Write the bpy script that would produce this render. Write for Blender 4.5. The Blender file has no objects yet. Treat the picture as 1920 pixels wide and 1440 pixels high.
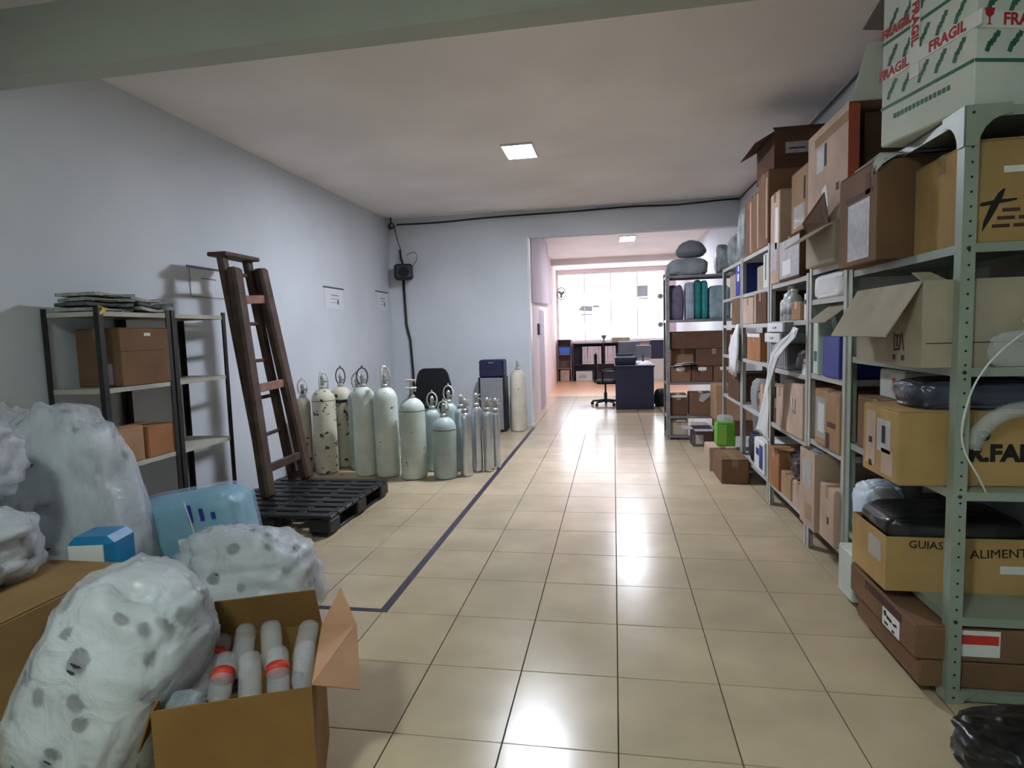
import bpy, bmesh, math, random, bisect
from mathutils import Vector, Matrix, noise, Euler
PI = math.pi
SC = bpy.context.scene
COL = SC.collection
random.seed(7)

def lin(c):
    out = []
    for v in c[:3]:
        v = v / 255.0
        out.append(v / 12.92 if v <= 0.04045 else ((v + 0.055) / 1.055) ** 2.4)
    return (*out, 1.0)

# ------------------------------------------------------------------ camera
cd = bpy.data.cameras.new('camera')
cam = bpy.data.objects.new('camera', cd)
COL.objects.link(cam)
cd.sensor_width = 36.0
cd.lens = 36.0 * 1107.6 / 1920.0
cd.clip_start = 0.05
CAM_YAW, CAM_PITCH, CAM_ROLL = 0.172337, -0.085284, 0.030128
Rz = Matrix.Rotation(CAM_YAW, 3, 'Z')
Rx = Matrix.Rotation(CAM_PITCH, 3, 'X')
B0 = Matrix(((1, 0, 0), (0, 0, 1), (0, -1, 0)))
Rr = Matrix.Rotation(CAM_ROLL, 3, 'Z')
Rw = Rz @ Rx @ B0 @ Rr                       # columns: right, down, forward
cm = Matrix((Rw.col[0], -Rw.col[1], -Rw.col[2])).transposed().to_4x4()
cm.translation = Vector((0, 0, 1.42))
cam.matrix_world = cm
SC.camera = cam

# ------------------------------------------------------------------ world, lights, exposure
W = bpy.data.worlds.new('daylight')
SC.world = W
W.use_nodes = True
bg = W.node_tree.nodes['Background']
bg.inputs[0].default_value = (0.86, 0.93, 1.0, 1)
bg.inputs[1].default_value = 4.0
SC.view_settings.view_transform = 'Standard'
SC.view_settings.look = 'None'
SC.view_settings.gamma = 1.0
SC.view_settings.use_curve_mapping = False
SC.view_settings.exposure = 0.75
PANEL_MAIN, PANEL_OFFICE, PANEL_FILL = 208.0, 140.0, 140.0
SC.cycles.max_bounces = 6
SC.cycles.diffuse_bounces = 4
SC.cycles.glossy_bounces = 2
SC.cycles.transparent_max_bounces = 8
SC.cycles.adaptive_threshold = 0.06
SC.cycles.light_sampling_threshold = 0.05
SC.cycles.sample_clamp_indirect = 6.0
SC.cycles.caustics_reflective = False
SC.cycles.caustics_refractive = False
SC.cycles.use_denoising = True

def portal(loc, rot, sx, sy):
    l = bpy.data.lights.new('window_portal', 'AREA')
    l.shape = 'RECTANGLE'; l.size = sx; l.size_y = sy
    l.cycles.is_portal = True
    o = bpy.data.objects.new('window_portal', l)
    o.location = loc; o.rotation_euler = rot
    COL.objects.link(o)
portal((-0.1, 17.95, 2.18), (-PI / 2, 0, 0), 3.3, 2.0)

# ------------------------------------------------------------------ materials
MATS = {}
def nodes_of(m):
    m.use_nodes = True
    nt = m.node_tree
    return nt, nt.nodes, nt.links, nt.nodes['Principled BSDF']

def mat(name, col, rough=0.6, metal=0.0, var=0.10, scale=6.0, bump=0.0, bscale=60.0, spec=0.5, rnd=0.0, coat=0.0, hue=None):
    """principled with noise colour variation and optional relief"""
    if name in MATS: return MATS[name]
    m = bpy.data.materials.new(name)
    nt, N, L, P = nodes_of(m)
    tc = N.new('ShaderNodeTexCoord')
    nz = N.new('ShaderNodeTexNoise'); nz.inputs['Scale'].default_value = scale; nz.inputs['Detail'].default_value = 3
    L.new(tc.outputs['Object'], nz.inputs['Vector'])
    rp = N.new('ShaderNodeValToRGB')
    c = lin(col)
    d = lin(hue) if hue else tuple(x * (1 - var * 1.6) for x in c[:3]) + (1,)
    rp.color_ramp.elements[0].position = 0.32; rp.color_ramp.elements[1].position = 0.68
    rp.color_ramp.elements[0].color = d
    rp.color_ramp.elements[1].color = tuple(min(1, x * (1 + var * 0.6)) for x in c[:3]) + (1,)
    L.new(nz.outputs['Fac'], rp.inputs['Fac'])
    src = rp.outputs['Color']
    if rnd > 0:
        oi = N.new('ShaderNodeObjectInfo')
        hs = N.new('ShaderNodeHueSaturation')
        mr = N.new('ShaderNodeMapRange'); mr.inputs['To Min'].default_value = 1 - rnd; mr.inputs['To Max'].default_value = 1 + rnd
        L.new(oi.outputs['Random'], mr.inputs['Value']); L.new(mr.outputs['Result'], hs.inputs['Value'])
        L.new(src, hs.inputs['Color']); src = hs.outputs['Color']
    L.new(src, P.inputs['Base Color'])
    P.inputs['Roughness'].default_value = rough
    P.inputs['Metallic'].default_value = metal
    P.inputs['Specular IOR Level'].default_value = spec
    if coat: P.inputs['Coat Weight'].default_value = coat
    if bump > 0:
        nb = N.new('ShaderNodeTexNoise'); nb.inputs['Scale'].default_value = bscale; nb.inputs['Detail'].default_value = 2
        L.new(tc.outputs['Object'], nb.inputs['Vector'])
        bp = N.new('ShaderNodeBump'); bp.inputs['Strength'].default_value = bump; bp.inputs['Distance'].default_value = 0.01
        L.new(nb.outputs['Fac'], bp.inputs['Height']); L.new(bp.outputs['Normal'], P.inputs['Normal'])
    MATS[name] = m
    return m

def cardboard(name, col, var=0.12):
    if name in MATS: return MATS[name]
    m = mat(name, col, rough=0.82, var=var, scale=3.5, spec=0.2, rnd=0.08)
    nt, N, L, P = nodes_of(m)
    tc = N.new('ShaderNodeTexCoord')
    wv = N.new('ShaderNodeTexNoise'); wv.inputs['Scale'].default_value = 14; wv.inputs['Detail'].default_value = 3
    mp = N.new('ShaderNodeMapping'); mp.inputs['Scale'].default_value = (6, 6, 0.6)
    L.new(tc.outputs['Object'], mp.inputs['Vector']); L.new(mp.outputs['Vector'], wv.inputs['Vector'])
    bp = N.new('ShaderNodeBump'); bp.inputs['Strength'].default_value = 0.25; bp.inputs['Distance'].default_value = 0.004
    L.new(wv.outputs['Fac'], bp.inputs['Height']); L.new(bp.outputs['Normal'], P.inputs['Normal'])
    return m

def film(name, col, alpha=0.7, rough=0.25, bump=0.5, bscale=22.0, translucent=0.35):
    """thin plastic film: part see-through, part milky, glossy creases"""
    if name in MATS: return MATS[name]
    m = bpy.data.materials.new(name)
    nt, N, L, P = nodes_of(m)
    out = N['Material Output']
    tc = N.new('ShaderNodeTexCoord')
    nz = N.new('ShaderNodeTexNoise'); nz.inputs['Scale'].default_value = bscale; nz.inputs['Detail'].default_value = 5
    nz.inputs['Distortion'].default_value = 1.2
    L.new(tc.outputs['Object'], nz.inputs['Vector'])
    bp = N.new('ShaderNodeBump'); bp.inputs['Strength'].default_value = bump; bp.inputs['Distance'].default_value = 0.03 if bump >= .9 else 0.012
    L.new(nz.outputs['Fac'], bp.inputs['Height'])
    P.inputs['Base Color'].default_value = lin(col)
    P.inputs['Roughness'].default_value = rough
    P.inputs['Specular IOR Level'].default_value = 0.6
    L.new(bp.outputs['Normal'], P.inputs['Normal'])
    tl = N.new('ShaderNodeBsdfTranslucent'); tl.inputs['Color'].default_value = lin(col)
    tr = N.new('ShaderNodeBsdfTransparent')
    m1 = N.new('ShaderNodeMixShader'); m1.inputs[0].default_value = translucent
    L.new(P.outputs[0], m1.inputs[1]); L.new(tl.outputs[0], m1.inputs[2])
    m2 = N.new('ShaderNodeMixShader'); m2.inputs[0].default_value = alpha
    L.new(tr.outputs[0], m2.inputs[1]); L.new(m1.outputs[0], m2.inputs[2])
    L.new(m2.outputs[0], out.inputs['Surface'])
    MATS[name] = m
    return m

def emit(name, col, strength):
    m = bpy.data.materials.new(name)
    nt, N, L, P = nodes_of(m)
    P.inputs['Base Color'].default_value = (0.9, 0.9, 0.9, 1)
    P.inputs['Emission Color'].default_value = lin(col)
    P.inputs['Emission Strength'].default_value = strength
    MATS[name] = m
    return m

def tile_material():
    m = mat('ceramic_tile', (188, 170, 143), rough=0.2, var=0.10, scale=2.2, spec=0.55, rnd=0.05)
    nt, N, L, P = nodes_of(m)
    tc = N.new('ShaderNodeNewGeometry')
    nz = N.new('ShaderNodeTexNoise'); nz.inputs['Scale'].default_value = 3.0; nz.inputs['Detail'].default_value = 6
    L.new(tc.outputs['Position'], nz.inputs['Vector'])
    for n in N:
        if n.type == 'TEX_NOISE' and n is not nz: L.new(tc.outputs['Position'], n.inputs['Vector'])
    mr = N.new('ShaderNodeMapRange'); mr.inputs['To Min'].default_value = 0.16; mr.inputs['To Max'].default_value = 0.30
    L.new(nz.outputs['Fac'], mr.inputs['Value']); L.new(mr.outputs['Result'], P.inputs['Roughness'])
    return m

def tile_grid_material(name, col):
    m = bpy.data.materials.new(name)
    nt, N, L, P = nodes_of(m)
    g = N.new('ShaderNodeNewGeometry')
    mp = N.new('ShaderNodeMapping'); mp.inputs['Location'].default_value = (0.005, -1.905, 0)
    L.new(g.outputs['Position'], mp.inputs['Vector'])
    b = N.new('ShaderNodeTexBrick'); b.offset = 0; b.inputs['Scale'].default_value = 1
    b.inputs['Brick Width'].default_value = 0.40; b.inputs['Row Height'].default_value = 0.4445
    b.inputs['Mortar Size'].default_value = 0.0035; b.inputs['Mortar Smooth'].default_value = 0.1
    c = lin(col)
    b.inputs['Color1'].default_value = c; b.inputs['Color2'].default_value = tuple(x * 0.93 for x in c[:3]) + (1,)
    b.inputs['Mortar'].default_value = lin((84, 70, 60))
    L.new(mp.outputs['Vector'], b.inputs['Vector'])
    L.new(b.outputs['Color'], P.inputs['Base Color'])
    P.inputs['Roughness'].default_value = 0.22
    MATS[name] = m
    return m

def paint(name, col, rough=0.7, stain=0.06):
    return mat(name, col, rough=rough, var=stain, scale=0.9, spec=0.3)

M_WALL = paint('wall_paint', (206, 211, 219))
M_WALL_O = paint('office_wall_paint', (226, 205, 205))
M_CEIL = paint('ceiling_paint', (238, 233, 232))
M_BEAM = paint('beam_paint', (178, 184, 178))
M_GROUT = mat('grout', (70, 58, 50), rough=0.9, var=0.2, scale=20)
M_TILE = tile_material()
M_TILEG = tile_grid_material('ceramic_tile_grid', (188, 170, 143))
M_STEEL_G = mat('green_grey_enamel', (142, 152, 142), rough=0.42, var=0.08, scale=5, spec=0.5)
M_STEEL = mat('grey_enamel', (176, 176, 174), rough=0.45, var=0.08, scale=5)
M_STEEL_F = mat('galvanised_steel', (150, 148, 152), rough=0.35, metal=0.5, var=0.15, scale=9)
M_BLACKST = mat('black_enamel', (34, 32, 32), rough=0.5, var=0.2, scale=9)
M_SHELFW = mat('cream_enamel', (182, 180, 168), rough=0.5, var=0.12, scale=4)
M_HOLE = mat('hole_black', (14, 14, 14), rough=0.9)
M_CARD = [cardboard('cardboard_tan', (168, 134, 104)), cardboard('cardboard_brown', (122, 93, 72)),
          cardboard('cardboard_pale', (192, 168, 152)), cardboard('cardboard_dark', (98, 72, 58)),
          cardboard('cardboard_yellow', (178, 146, 98)), cardboard('cardboard_grey', (168, 158, 142)),
          cardboard('cardboard_orange', (164, 114, 80))]
TAN, BRN, PAL, DRK, YEL, GRY, ORG = M_CARD
M_CWHITE = cardboard('white_carton', (205, 210, 206), var=0.05)
M_CBLUE = mat('blue_carton', (38, 56, 150), rough=0.5, var=0.12, scale=3)
M_CNAVY = mat('navy_plastic', (24, 30, 66), rough=0.45, var=0.12)
M_TAPE = film('packing_tape', (190, 160, 120), alpha=0.55, rough=0.12, bump=0.15, translucent=0.1)
M_TAPEW = mat('white_label_paper', (222, 222, 224), rough=0.5, var=0.05)
M_LABG = mat('grey_label_paper', (176, 172, 178), rough=0.5, var=0.15, scale=30)
M_INK = mat('black_ink', (26, 22, 22), rough=0.8, var=0.1)
M_INKR = mat('red_ink', (176, 34, 44), rough=0.6, var=0.1)
M_INKG = mat('green_ink', (48, 104, 84), rough=0.6, var=0.1)
M_INKB = mat('brown_ink', (78, 46, 40), rough=0.8, var=0.2)
M_INKBL = mat('blue_ink', (40, 50, 110), rough=0.7, var=0.1)
M_RED = mat('red_print', (206, 58, 44), rough=0.5, var=0.1)
M_BAG = film('milky_film', (218, 222, 228), alpha=0.44, rough=0.2, bump=0.9, bscale=11, translucent=0.25)
M_FILL = mat('packed_plastic', (210, 215, 226), rough=0.5, var=0.20, scale=6, bump=0.3, bscale=25)
M_BAGD = film('grey_film', (120, 122, 128), alpha=0.93, rough=0.3, bump=0.6, translucent=0.1)
M_BLACKBAG = mat('black_film', (20, 21, 22), rough=0.28, var=0.2, bump=0.8, bscale=16, spec=0.6)
M_CLEAR = film('clear_film', (216, 224, 230), alpha=0.32, rough=0.12, bump=0.5, bscale=26, translucent=0.1)
M_CLEARB = film('crinkled_clear_film', (206, 222, 232), alpha=0.28, rough=0.12, bump=1.0, bscale=9, translucent=0.15)
M_PET = film('clear_bottle', (226, 226, 236), alpha=0.30, rough=0.05, bump=0.05, bscale=8, translucent=0.2)
M_CAP = mat('bottle_cap', (40, 38, 64), rough=0.5, var=0.1)
M_CAPBL = mat('blue_cap', (30, 34, 120), rough=0.4, var=0.1)
M_WOODD = mat('old_dark_wood', (78, 60, 50), rough=0.75, var=0.35, scale=5, bump=0.35, bscale=40)
M_WOODR = mat('worn_reddish_wood', (150, 108, 96), rough=0.8, var=0.25, scale=8, bump=0.25, bscale=40)
M_WOODP = mat('pallet_wood', (160, 128, 84), rough=0.8, var=0.25, scale=6, bump=0.3, bscale=30)
M_BLACKPL = mat('black_plastic', (27, 29, 33), rough=0.42, var=0.25, scale=7, bump=0.15, bscale=30)
M_BLKFAB = mat('black_fabric', (22, 23, 28), rough=0.9, var=0.2, scale=30, bump=0.2, bscale=150)
M_CABLE = mat('black_cable', (24, 24, 26), rough=0.5)
M_TAPEP = mat('purple_floor_tape', (38, 33, 64), rough=0.5, var=0.3, scale=14)
M_CHROME = mat('valve_metal', (190, 192, 188), rough=0.3, metal=0.6, var=0.2, scale=20)
M_ALU = mat('brushed_aluminium', (212, 218, 226), rough=0.26, metal=0.8, var=0.08, scale=12)
M_WHITEP = mat('white_plastic', (216, 218, 222), rough=0.4, var=0.04)
M_GREYP = mat('grey_plastic', (128, 130, 138), rough=0.5, var=0.08)
M_GREYD = mat('dark_grey_plastic', (72, 74, 82), rough=0.5, var=0.08)

def cylpaint(name, col, chip, amount):
    """old cylinder paint with chipped rusty spots"""
    if name in MATS: return MATS[name]
    m = mat(name, col, rough=0.48, var=0.10, scale=5)
    nt, N, L, P = nodes_of(m)
    base = P.inputs['Base Color'].links[0].from_socket
    tc = N.new('ShaderNodeTexCoord')
    nz = N.new('ShaderNodeTexNoise'); nz.inputs['Scale'].default_value = 17; nz.inputs['Detail'].default_value = 7
    oi = N.new('ShaderNodeObjectInfo')
    va = N.new('ShaderNodeVectorMath'); va.operation = 'ADD'
    L.new(tc.outputs['Object'], va.inputs[0]); L.new(oi.outputs['Location'], va.inputs[1])
    L.new(va.outputs['Vector'], nz.inputs['Vector'])
    rp = N.new('ShaderNodeValToRGB')
    rp.color_ramp.elements[0].position = 1 - amount; rp.color_ramp.elements[1].position = 1 - amount + 0.04
    L.new(nz.outputs['Fac'], rp.inputs['Fac'])
    mx = N.new('ShaderNodeMix'); mx.data_type = 'RGBA'
    L.new(rp.outputs['Color'], mx.inputs['Factor'])
    L.new(base, mx.inputs['A']); mx.inputs['B'].default_value = lin(chip)
    L.new(mx.outputs['Result'], P.inputs['Base Color'])
    return m
M_CYL_A = cylpaint('rusty_cream_paint', (204, 200, 180), (66, 54, 44), 0.40)
M_CYL_B = cylpaint('pale_green_paint', (206, 214, 206), (80, 84, 74), 0.33)
M_CYL_C = cylpaint('sage_green_paint', (192, 204, 196), (90, 96, 86), 0.33)
M_CYL_D = cylpaint('grey_green_paint', (164, 180, 180), (90, 96, 96), 0.30)
M_CYL_E = cylpaint('cream_paint', (206, 200, 186), (96, 84, 74), 0.35)

# ------------------------------------------------------------------ mesh helpers
class MB:
    """collects boxes, tubes, lathes and sheets into one mesh"""
    def __init__(s): s.v = []; s.f = []
    def add(s, vs, fs, M=None):
        o = len(s.v)
        s.v += [tuple((M @ Vector(p))) if M is not None else tuple(p) for p in vs]
        s.f += [tuple(i + o for i in f) for f in fs]
        return s
    def box(s, x0, x1, y0, y1, z0, z1, M=None):
        return s.add([(x0, y0, z0), (x1, y0, z0), (x1, y1, z0), (x0, y1, z0), (x0, y0, z1), (x1, y0, z1), (x1, y1, z1), (x0, y1, z1)],
                     [(3, 2, 1, 0), (4, 5, 6, 7), (0, 1, 5, 4), (1, 2, 6, 5), (2, 3, 7, 6), (3, 0, 4, 7)], M)
    def bbox(s, x0, x1, y0, y1, z0, z1, b=0.006, M=None):
        """box with chamfered edges"""
        b = min(b, (x1 - x0) * .45, (y1 - y0) * .45, (z1 - z0) * .45)
        bm = bmesh.new()
        bmesh.ops.create_cube(bm, size=1.0)
        for v in bm.verts:
            v.co = Vector((x0 + (v.co.x + .5) * (x1 - x0), y0 + (v.co.y + .5) * (y1 - y0), z0 + (v.co.z + .5) * (z1 - z0)))
        bmesh.ops.bevel(bm, geom=list(bm.edges), offset=b, segments=1, affect='EDGES')
        bm.verts.ensure_lookup_table(); bm.verts.index_update()
        s.add([v.co.copy() for v in bm.verts], [tuple(v.index for v in f.verts) for f in bm.faces], M)
        bm.free()
        return s
    def tube(s, pts, r, n=8, closed=False, M=None):
        pts = [Vector(p) for p in pts]
        rs = r if isinstance(r, (list, tuple)) else [r] * len(pts)
        k = len(pts); vs = []; fs = []
        up = None
        for i, p in enumerate(pts):
            a = pts[(i - 1) % k] if (closed or i > 0) else p
            b = pts[(i + 1) % k] if (closed or i < k - 1) else p
            t = (b - a).normalized()
            if up is None:
                up = Vector((0, 0, 1)) if abs(t.z) < 0.9 else Vector((1, 0, 0))
            u = (up - t * up.dot(t))
            u = u.normalized() if u.length > 1e-6 else t.orthogonal().normalized()
            up = u
            w = t.cross(u)
            for j in range(n):
                a2 = 2 * PI * j / n
                vs.append(p + (u * math.cos(a2) + w * math.sin(a2)) * rs[i])
        m = k if closed else k - 1
        for i in range(m):
            for j in range(n):
                a0 = i * n + j; a1 = i * n + (j + 1) % n
                b0 = ((i + 1) % k) * n + j; b1 = ((i + 1) % k) * n + (j + 1) % n
                fs.append((a0, a1, b1, b0))
        if not closed:
            fs.append(tuple(range(n - 1, -1, -1))); fs.append(tuple((k - 1) * n + j for j in range(n)))
        return s.add(vs, fs, M)
    def lathe(s, prof, n=20, M=None):
        vs = []; fs = []
        for (r, z) in prof:
            for j in range(n):
                a = 2 * PI * j / n
                vs.append((r * math.cos(a), r * math.sin(a), z))
        k = len(prof)
        for i in range(k - 1):
            for j in range(n):
                fs.append((i * n + j, i * n + (j + 1) % n, (i + 1) * n + (j + 1) % n, (i + 1) * n + j))
        fs.append(tuple(range(n - 1, -1, -1))); fs.append(tuple((k - 1) * n + j for j in range(n)))
        return s.add(vs, fs, M)
    def plate(s, corners, t=0.004):
        """thick polygon: corners in order, extruded along the average normal"""
        c = [Vector(p) for p in corners]
        n = Vector((0, 0, 0))
        for i in range(len(c)):
            a = c[i]; b = c[(i + 1) % len(c)]
            n += a.cross(b)
        n.normalize()
        k = len(c)
        vs = [p - n * t / 2 for p in c] + [p + n * t / 2 for p in c]
        fs = [tuple(range(k - 1, -1, -1)), tuple(range(k, 2 * k))]
        for i in range(k):
            j = (i + 1) % k
            fs.append((i, j, k + j, k + i))
        return s.add(vs, fs)
    def mesh(s, name, m=None, smooth=False):
        me = bpy.data.meshes.new(name)
        me.from_pydata(s.v, [], s.f)
        if m: me.materials.append(m)
        if smooth: me.shade_smooth()
        me.update()
        return me
    def build(s, name, m=None, parent=None, smooth=False, loc=None, rot=None):
        o = bpy.data.objects.new(name, s.mesh(name, m, smooth))
        COL.objects.link(o)
        if parent: o.parent = parent
        if loc: o.location = loc
        if rot: o.rotation_euler = rot
        return o

def tag(o, label=None, cat=None, group=None, kind=None):
    if label: o['label'] = label
    if cat: o['category'] = cat
    if group: o['group'] = group
    if kind: o['kind'] = kind
    return o
def thing(name, label, cat, loc=(0, 0, 0), rz=0.0, group=None, rot=None):
    o = bpy.data.objects.new(name, None)
    o.empty_display_size = 0.1
    COL.objects.link(o)
    o.location = loc
    o.rotation_euler = rot if rot else (0, 0, rz)
    return tag(o, label, cat, group)
def struct(name, mb, m, parent=None):
    o = mb.build(name, m, parent)
    if not parent: o['kind'] = 'structure'
    return o
def smooth_by_angle(o, ang=40):
    me = o.data
    me.shade_smooth()
    bm = bmesh.new(); bm.from_mesh(me)
    for e in bm.edges:
        e.smooth = len(e.link_faces) == 2 and e.calc_face_angle(0) < math.radians(ang)
    bm.to_mesh(me); bm.free()
    return o

_TEXT = {}
def text_mesh(body, size, m, bold=0.0, depth=0.0006):
    key = (body, size, m.name, bold)
    if key in _TEXT: return _TEXT[key]
    cu = bpy.data.curves.new('lettering', 'FONT')
    cu.body = body; cu.size = size; cu.align_x = 'CENTER'; cu.align_y = 'CENTER'
    cu.offset = bold; cu.extrude = depth; cu.resolution_u = 2
    ob = bpy.data.objects.new('lettering', cu)
    COL.objects.link(ob)
    dg = bpy.context.evaluated_depsgraph_get()
    me = bpy.data.meshes.new_from_object(ob.evaluated_get(dg))
    bpy.data.objects.remove(ob)
    me.materials.clear(); me.materials.append(m)
    _TEXT[key] = me
    return me
def text_on(body, size, m, parent, pos, right, up, bold=0.0, name='lettering'):
    r = Vector(right).normalized(); u = Vector(up).normalized(); n = r.cross(u)
    o = bpy.data.objects.new(name, text_mesh(body, size, m, bold))
    COL.objects.link(o); o.parent = parent
    M = Matrix((r, u, n)).transposed().to_4x4(); M.translation = Vector(pos)
    o.matrix_local = M
    return o

FACES = {'-x': ((0, -1, 0), (0, 0, 1)), '+x': ((0, 1, 0), (0, 0, 1)), '-y': ((1, 0, 0), (0, 0, 1)), '+y': ((-1, 0, 0), (0, 0, 1)), '+z': ((1, 0, 0), (0, 1, 0))}
def face_frame(face, w, d, h):
    r, u = [Vector(a) for a in FACES[face]]
    n = r.cross(u)
    c = Vector((0, 0, h / 2)) + Vector((n.x * w / 2, n.y * d / 2, n.z * h / 2))
    return c, r, u, n
def patch(parent, face, w, d, h, u, v, pw, ph, m, name='label_sheet', t=0.0012, rot=0.0):
    """thin sheet stuck on a face; u,v = centre as fraction (-.5..+.5) of the face, pw,ph in metres"""
    c, r, up, n = face_frame(face, w, d, h)
    fw = d if face[1] == 'x' else w
    fh = d if face == '+z' else h
    p = c + r * (u * fw) + up * (v * fh) + n * (t * 0.5 + 0.0004)
    r2 = r * math.cos(rot) + up * math.sin(rot); u2 = up * math.cos(rot) - r * math.sin(rot)
    mb = MB()
    mb.plate([p - r2 * pw / 2 - u2 * ph / 2, p + r2 * pw / 2 - u2 * ph / 2, p + r2 * pw / 2 + u2 * ph / 2, p - r2 * pw / 2 + u2 * ph / 2], t)
    return mb.build(name, m, parent)
def writing(parent, face, w, d, h, u, v, body, size, m, bold=0.0, rot=0.0):
    c, r, up, n = face_frame(face, w, d, h)
    fw = d if face[1] == 'x' else w
    p = c + r * (u * fw) + up * (v * h) + n * 0.0024
    r2 = r * math.cos(rot) + up * math.sin(rot); u2 = up * math.cos(rot) - r * math.sin(rot)
    return text_on(body, size, m, parent, p, r2, u2, bold)

def carton(label, x0, x1, y0, y1, z0, z1, m, rz=0.0, top='closed', flaps=None, tape=True, group=None, name='carton', seam='x', lab=(), txt=(), cat='box', tapem=None):
    """cardboard carton. closed: body, two top flaps, tape; open: five panels and hinged flaps
    flaps: {'-x': (angle from upright outwards in degrees, length)}"""
    w, d, h = x1 - x0, y1 - y0, z1 - z0
    t = thing(name, label, cat, ((x0 + x1) / 2, (y0 + y1) / 2, z0), rz, group)
    T = 0.005
    if top == 'closed':
        MB().bbox(-w / 2, w / 2, -d / 2, d / 2, 0, h - T, 0.006).build('body', m, t)
        g = 0.002
        if seam == 'x':
            MB().bbox(-w / 2 + .002, w / 2 - .002, -d / 2 + .002, -g, h - T, h, 0.002).build('flap', m, t)
            MB().bbox(-w / 2 + .002, w / 2 - .002, g, d / 2 - .002, h - T, h, 0.002).build('flap', m, t)
        else:
            MB().bbox(-w / 2 + .002, -g, -d / 2 + .002, d / 2 - .002, h - T, h, 0.002).build('flap', m, t)
            MB().bbox(g, w / 2 - .002, -d / 2 + .002, d / 2 - .002, h - T, h, 0.002).build('flap', m, t)
        if tape:
            tp = MB(); q = 0.0007; tw = 0.025; dr = min(0.07, h * 0.4)
            if seam == 'x':
                tp.box(-w / 2 - q, w / 2 + q, -tw, tw, h, h + q)
                tp.box(-w / 2 - 2 * q, -w / 2 - .0001, -tw, tw, h - dr, h + q); tp.box(w / 2 + .0001, w / 2 + 2 * q, -tw, tw, h - dr, h + q)
            else:
                tp.box(-tw, tw, -d / 2 - q, d / 2 + q, h, h + q)
                tp.box(-tw, tw, -d / 2 - 2 * q, -d / 2 - .0001, h - dr, h + q); tp.box(-tw, tw, d / 2 + .0001, d / 2 + 2 * q, h - dr, h + q)
            tp.build('tape', tapem or M_TAPE, t)
    else:
        b = MB()
        b.box(-w / 2, w / 2, -d / 2, d / 2, 0, T)
        b.box(-w / 2, -w / 2 + T, -d / 2, d / 2, T, h); b.box(w / 2 - T, w / 2, -d / 2, d / 2, T, h)
        b.box(-w / 2 + T, w / 2 - T, -d / 2, -d / 2 + T, T, h); b.box(-w / 2 + T, w / 2 - T, d / 2 - T, d / 2, T, h)
        b.build('body', m, t)
        for f, (ang, ln) in (flaps or {}).items():
            add_flap(t, f, w, d, h, ang, ln, m)
    for a in lab: patch(t, a[0], w, d, h, *a[1:])
    for a in txt: writing(t, a[0], w, d, h, *a[1:])
    t['_dims'] = (w, d, h)
    del t['_dims']
    return t
def add_flap(t, f, w, d, h, ang, ln, m, taper=0.012):
    a = math.radians(ang)
    r, u = [Vector(q) for q in FACES[f]]
    n = r.cross(u)
    half = (d if f[1] == 'x' else w) / 2 - 0.004
    c = Vector((n.x * w / 2, n.y * d / 2, h - 0.001))
    dr = Vector((0, 0, 1)) * math.cos(a) + n * math.sin(a)
    p = [c - r * half, c + r * half, c + r * (half - taper) + dr * ln, c - r * (half - taper) + dr * ln]
    return MB().plate(p, 0.005).build('flap', m, t)

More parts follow.
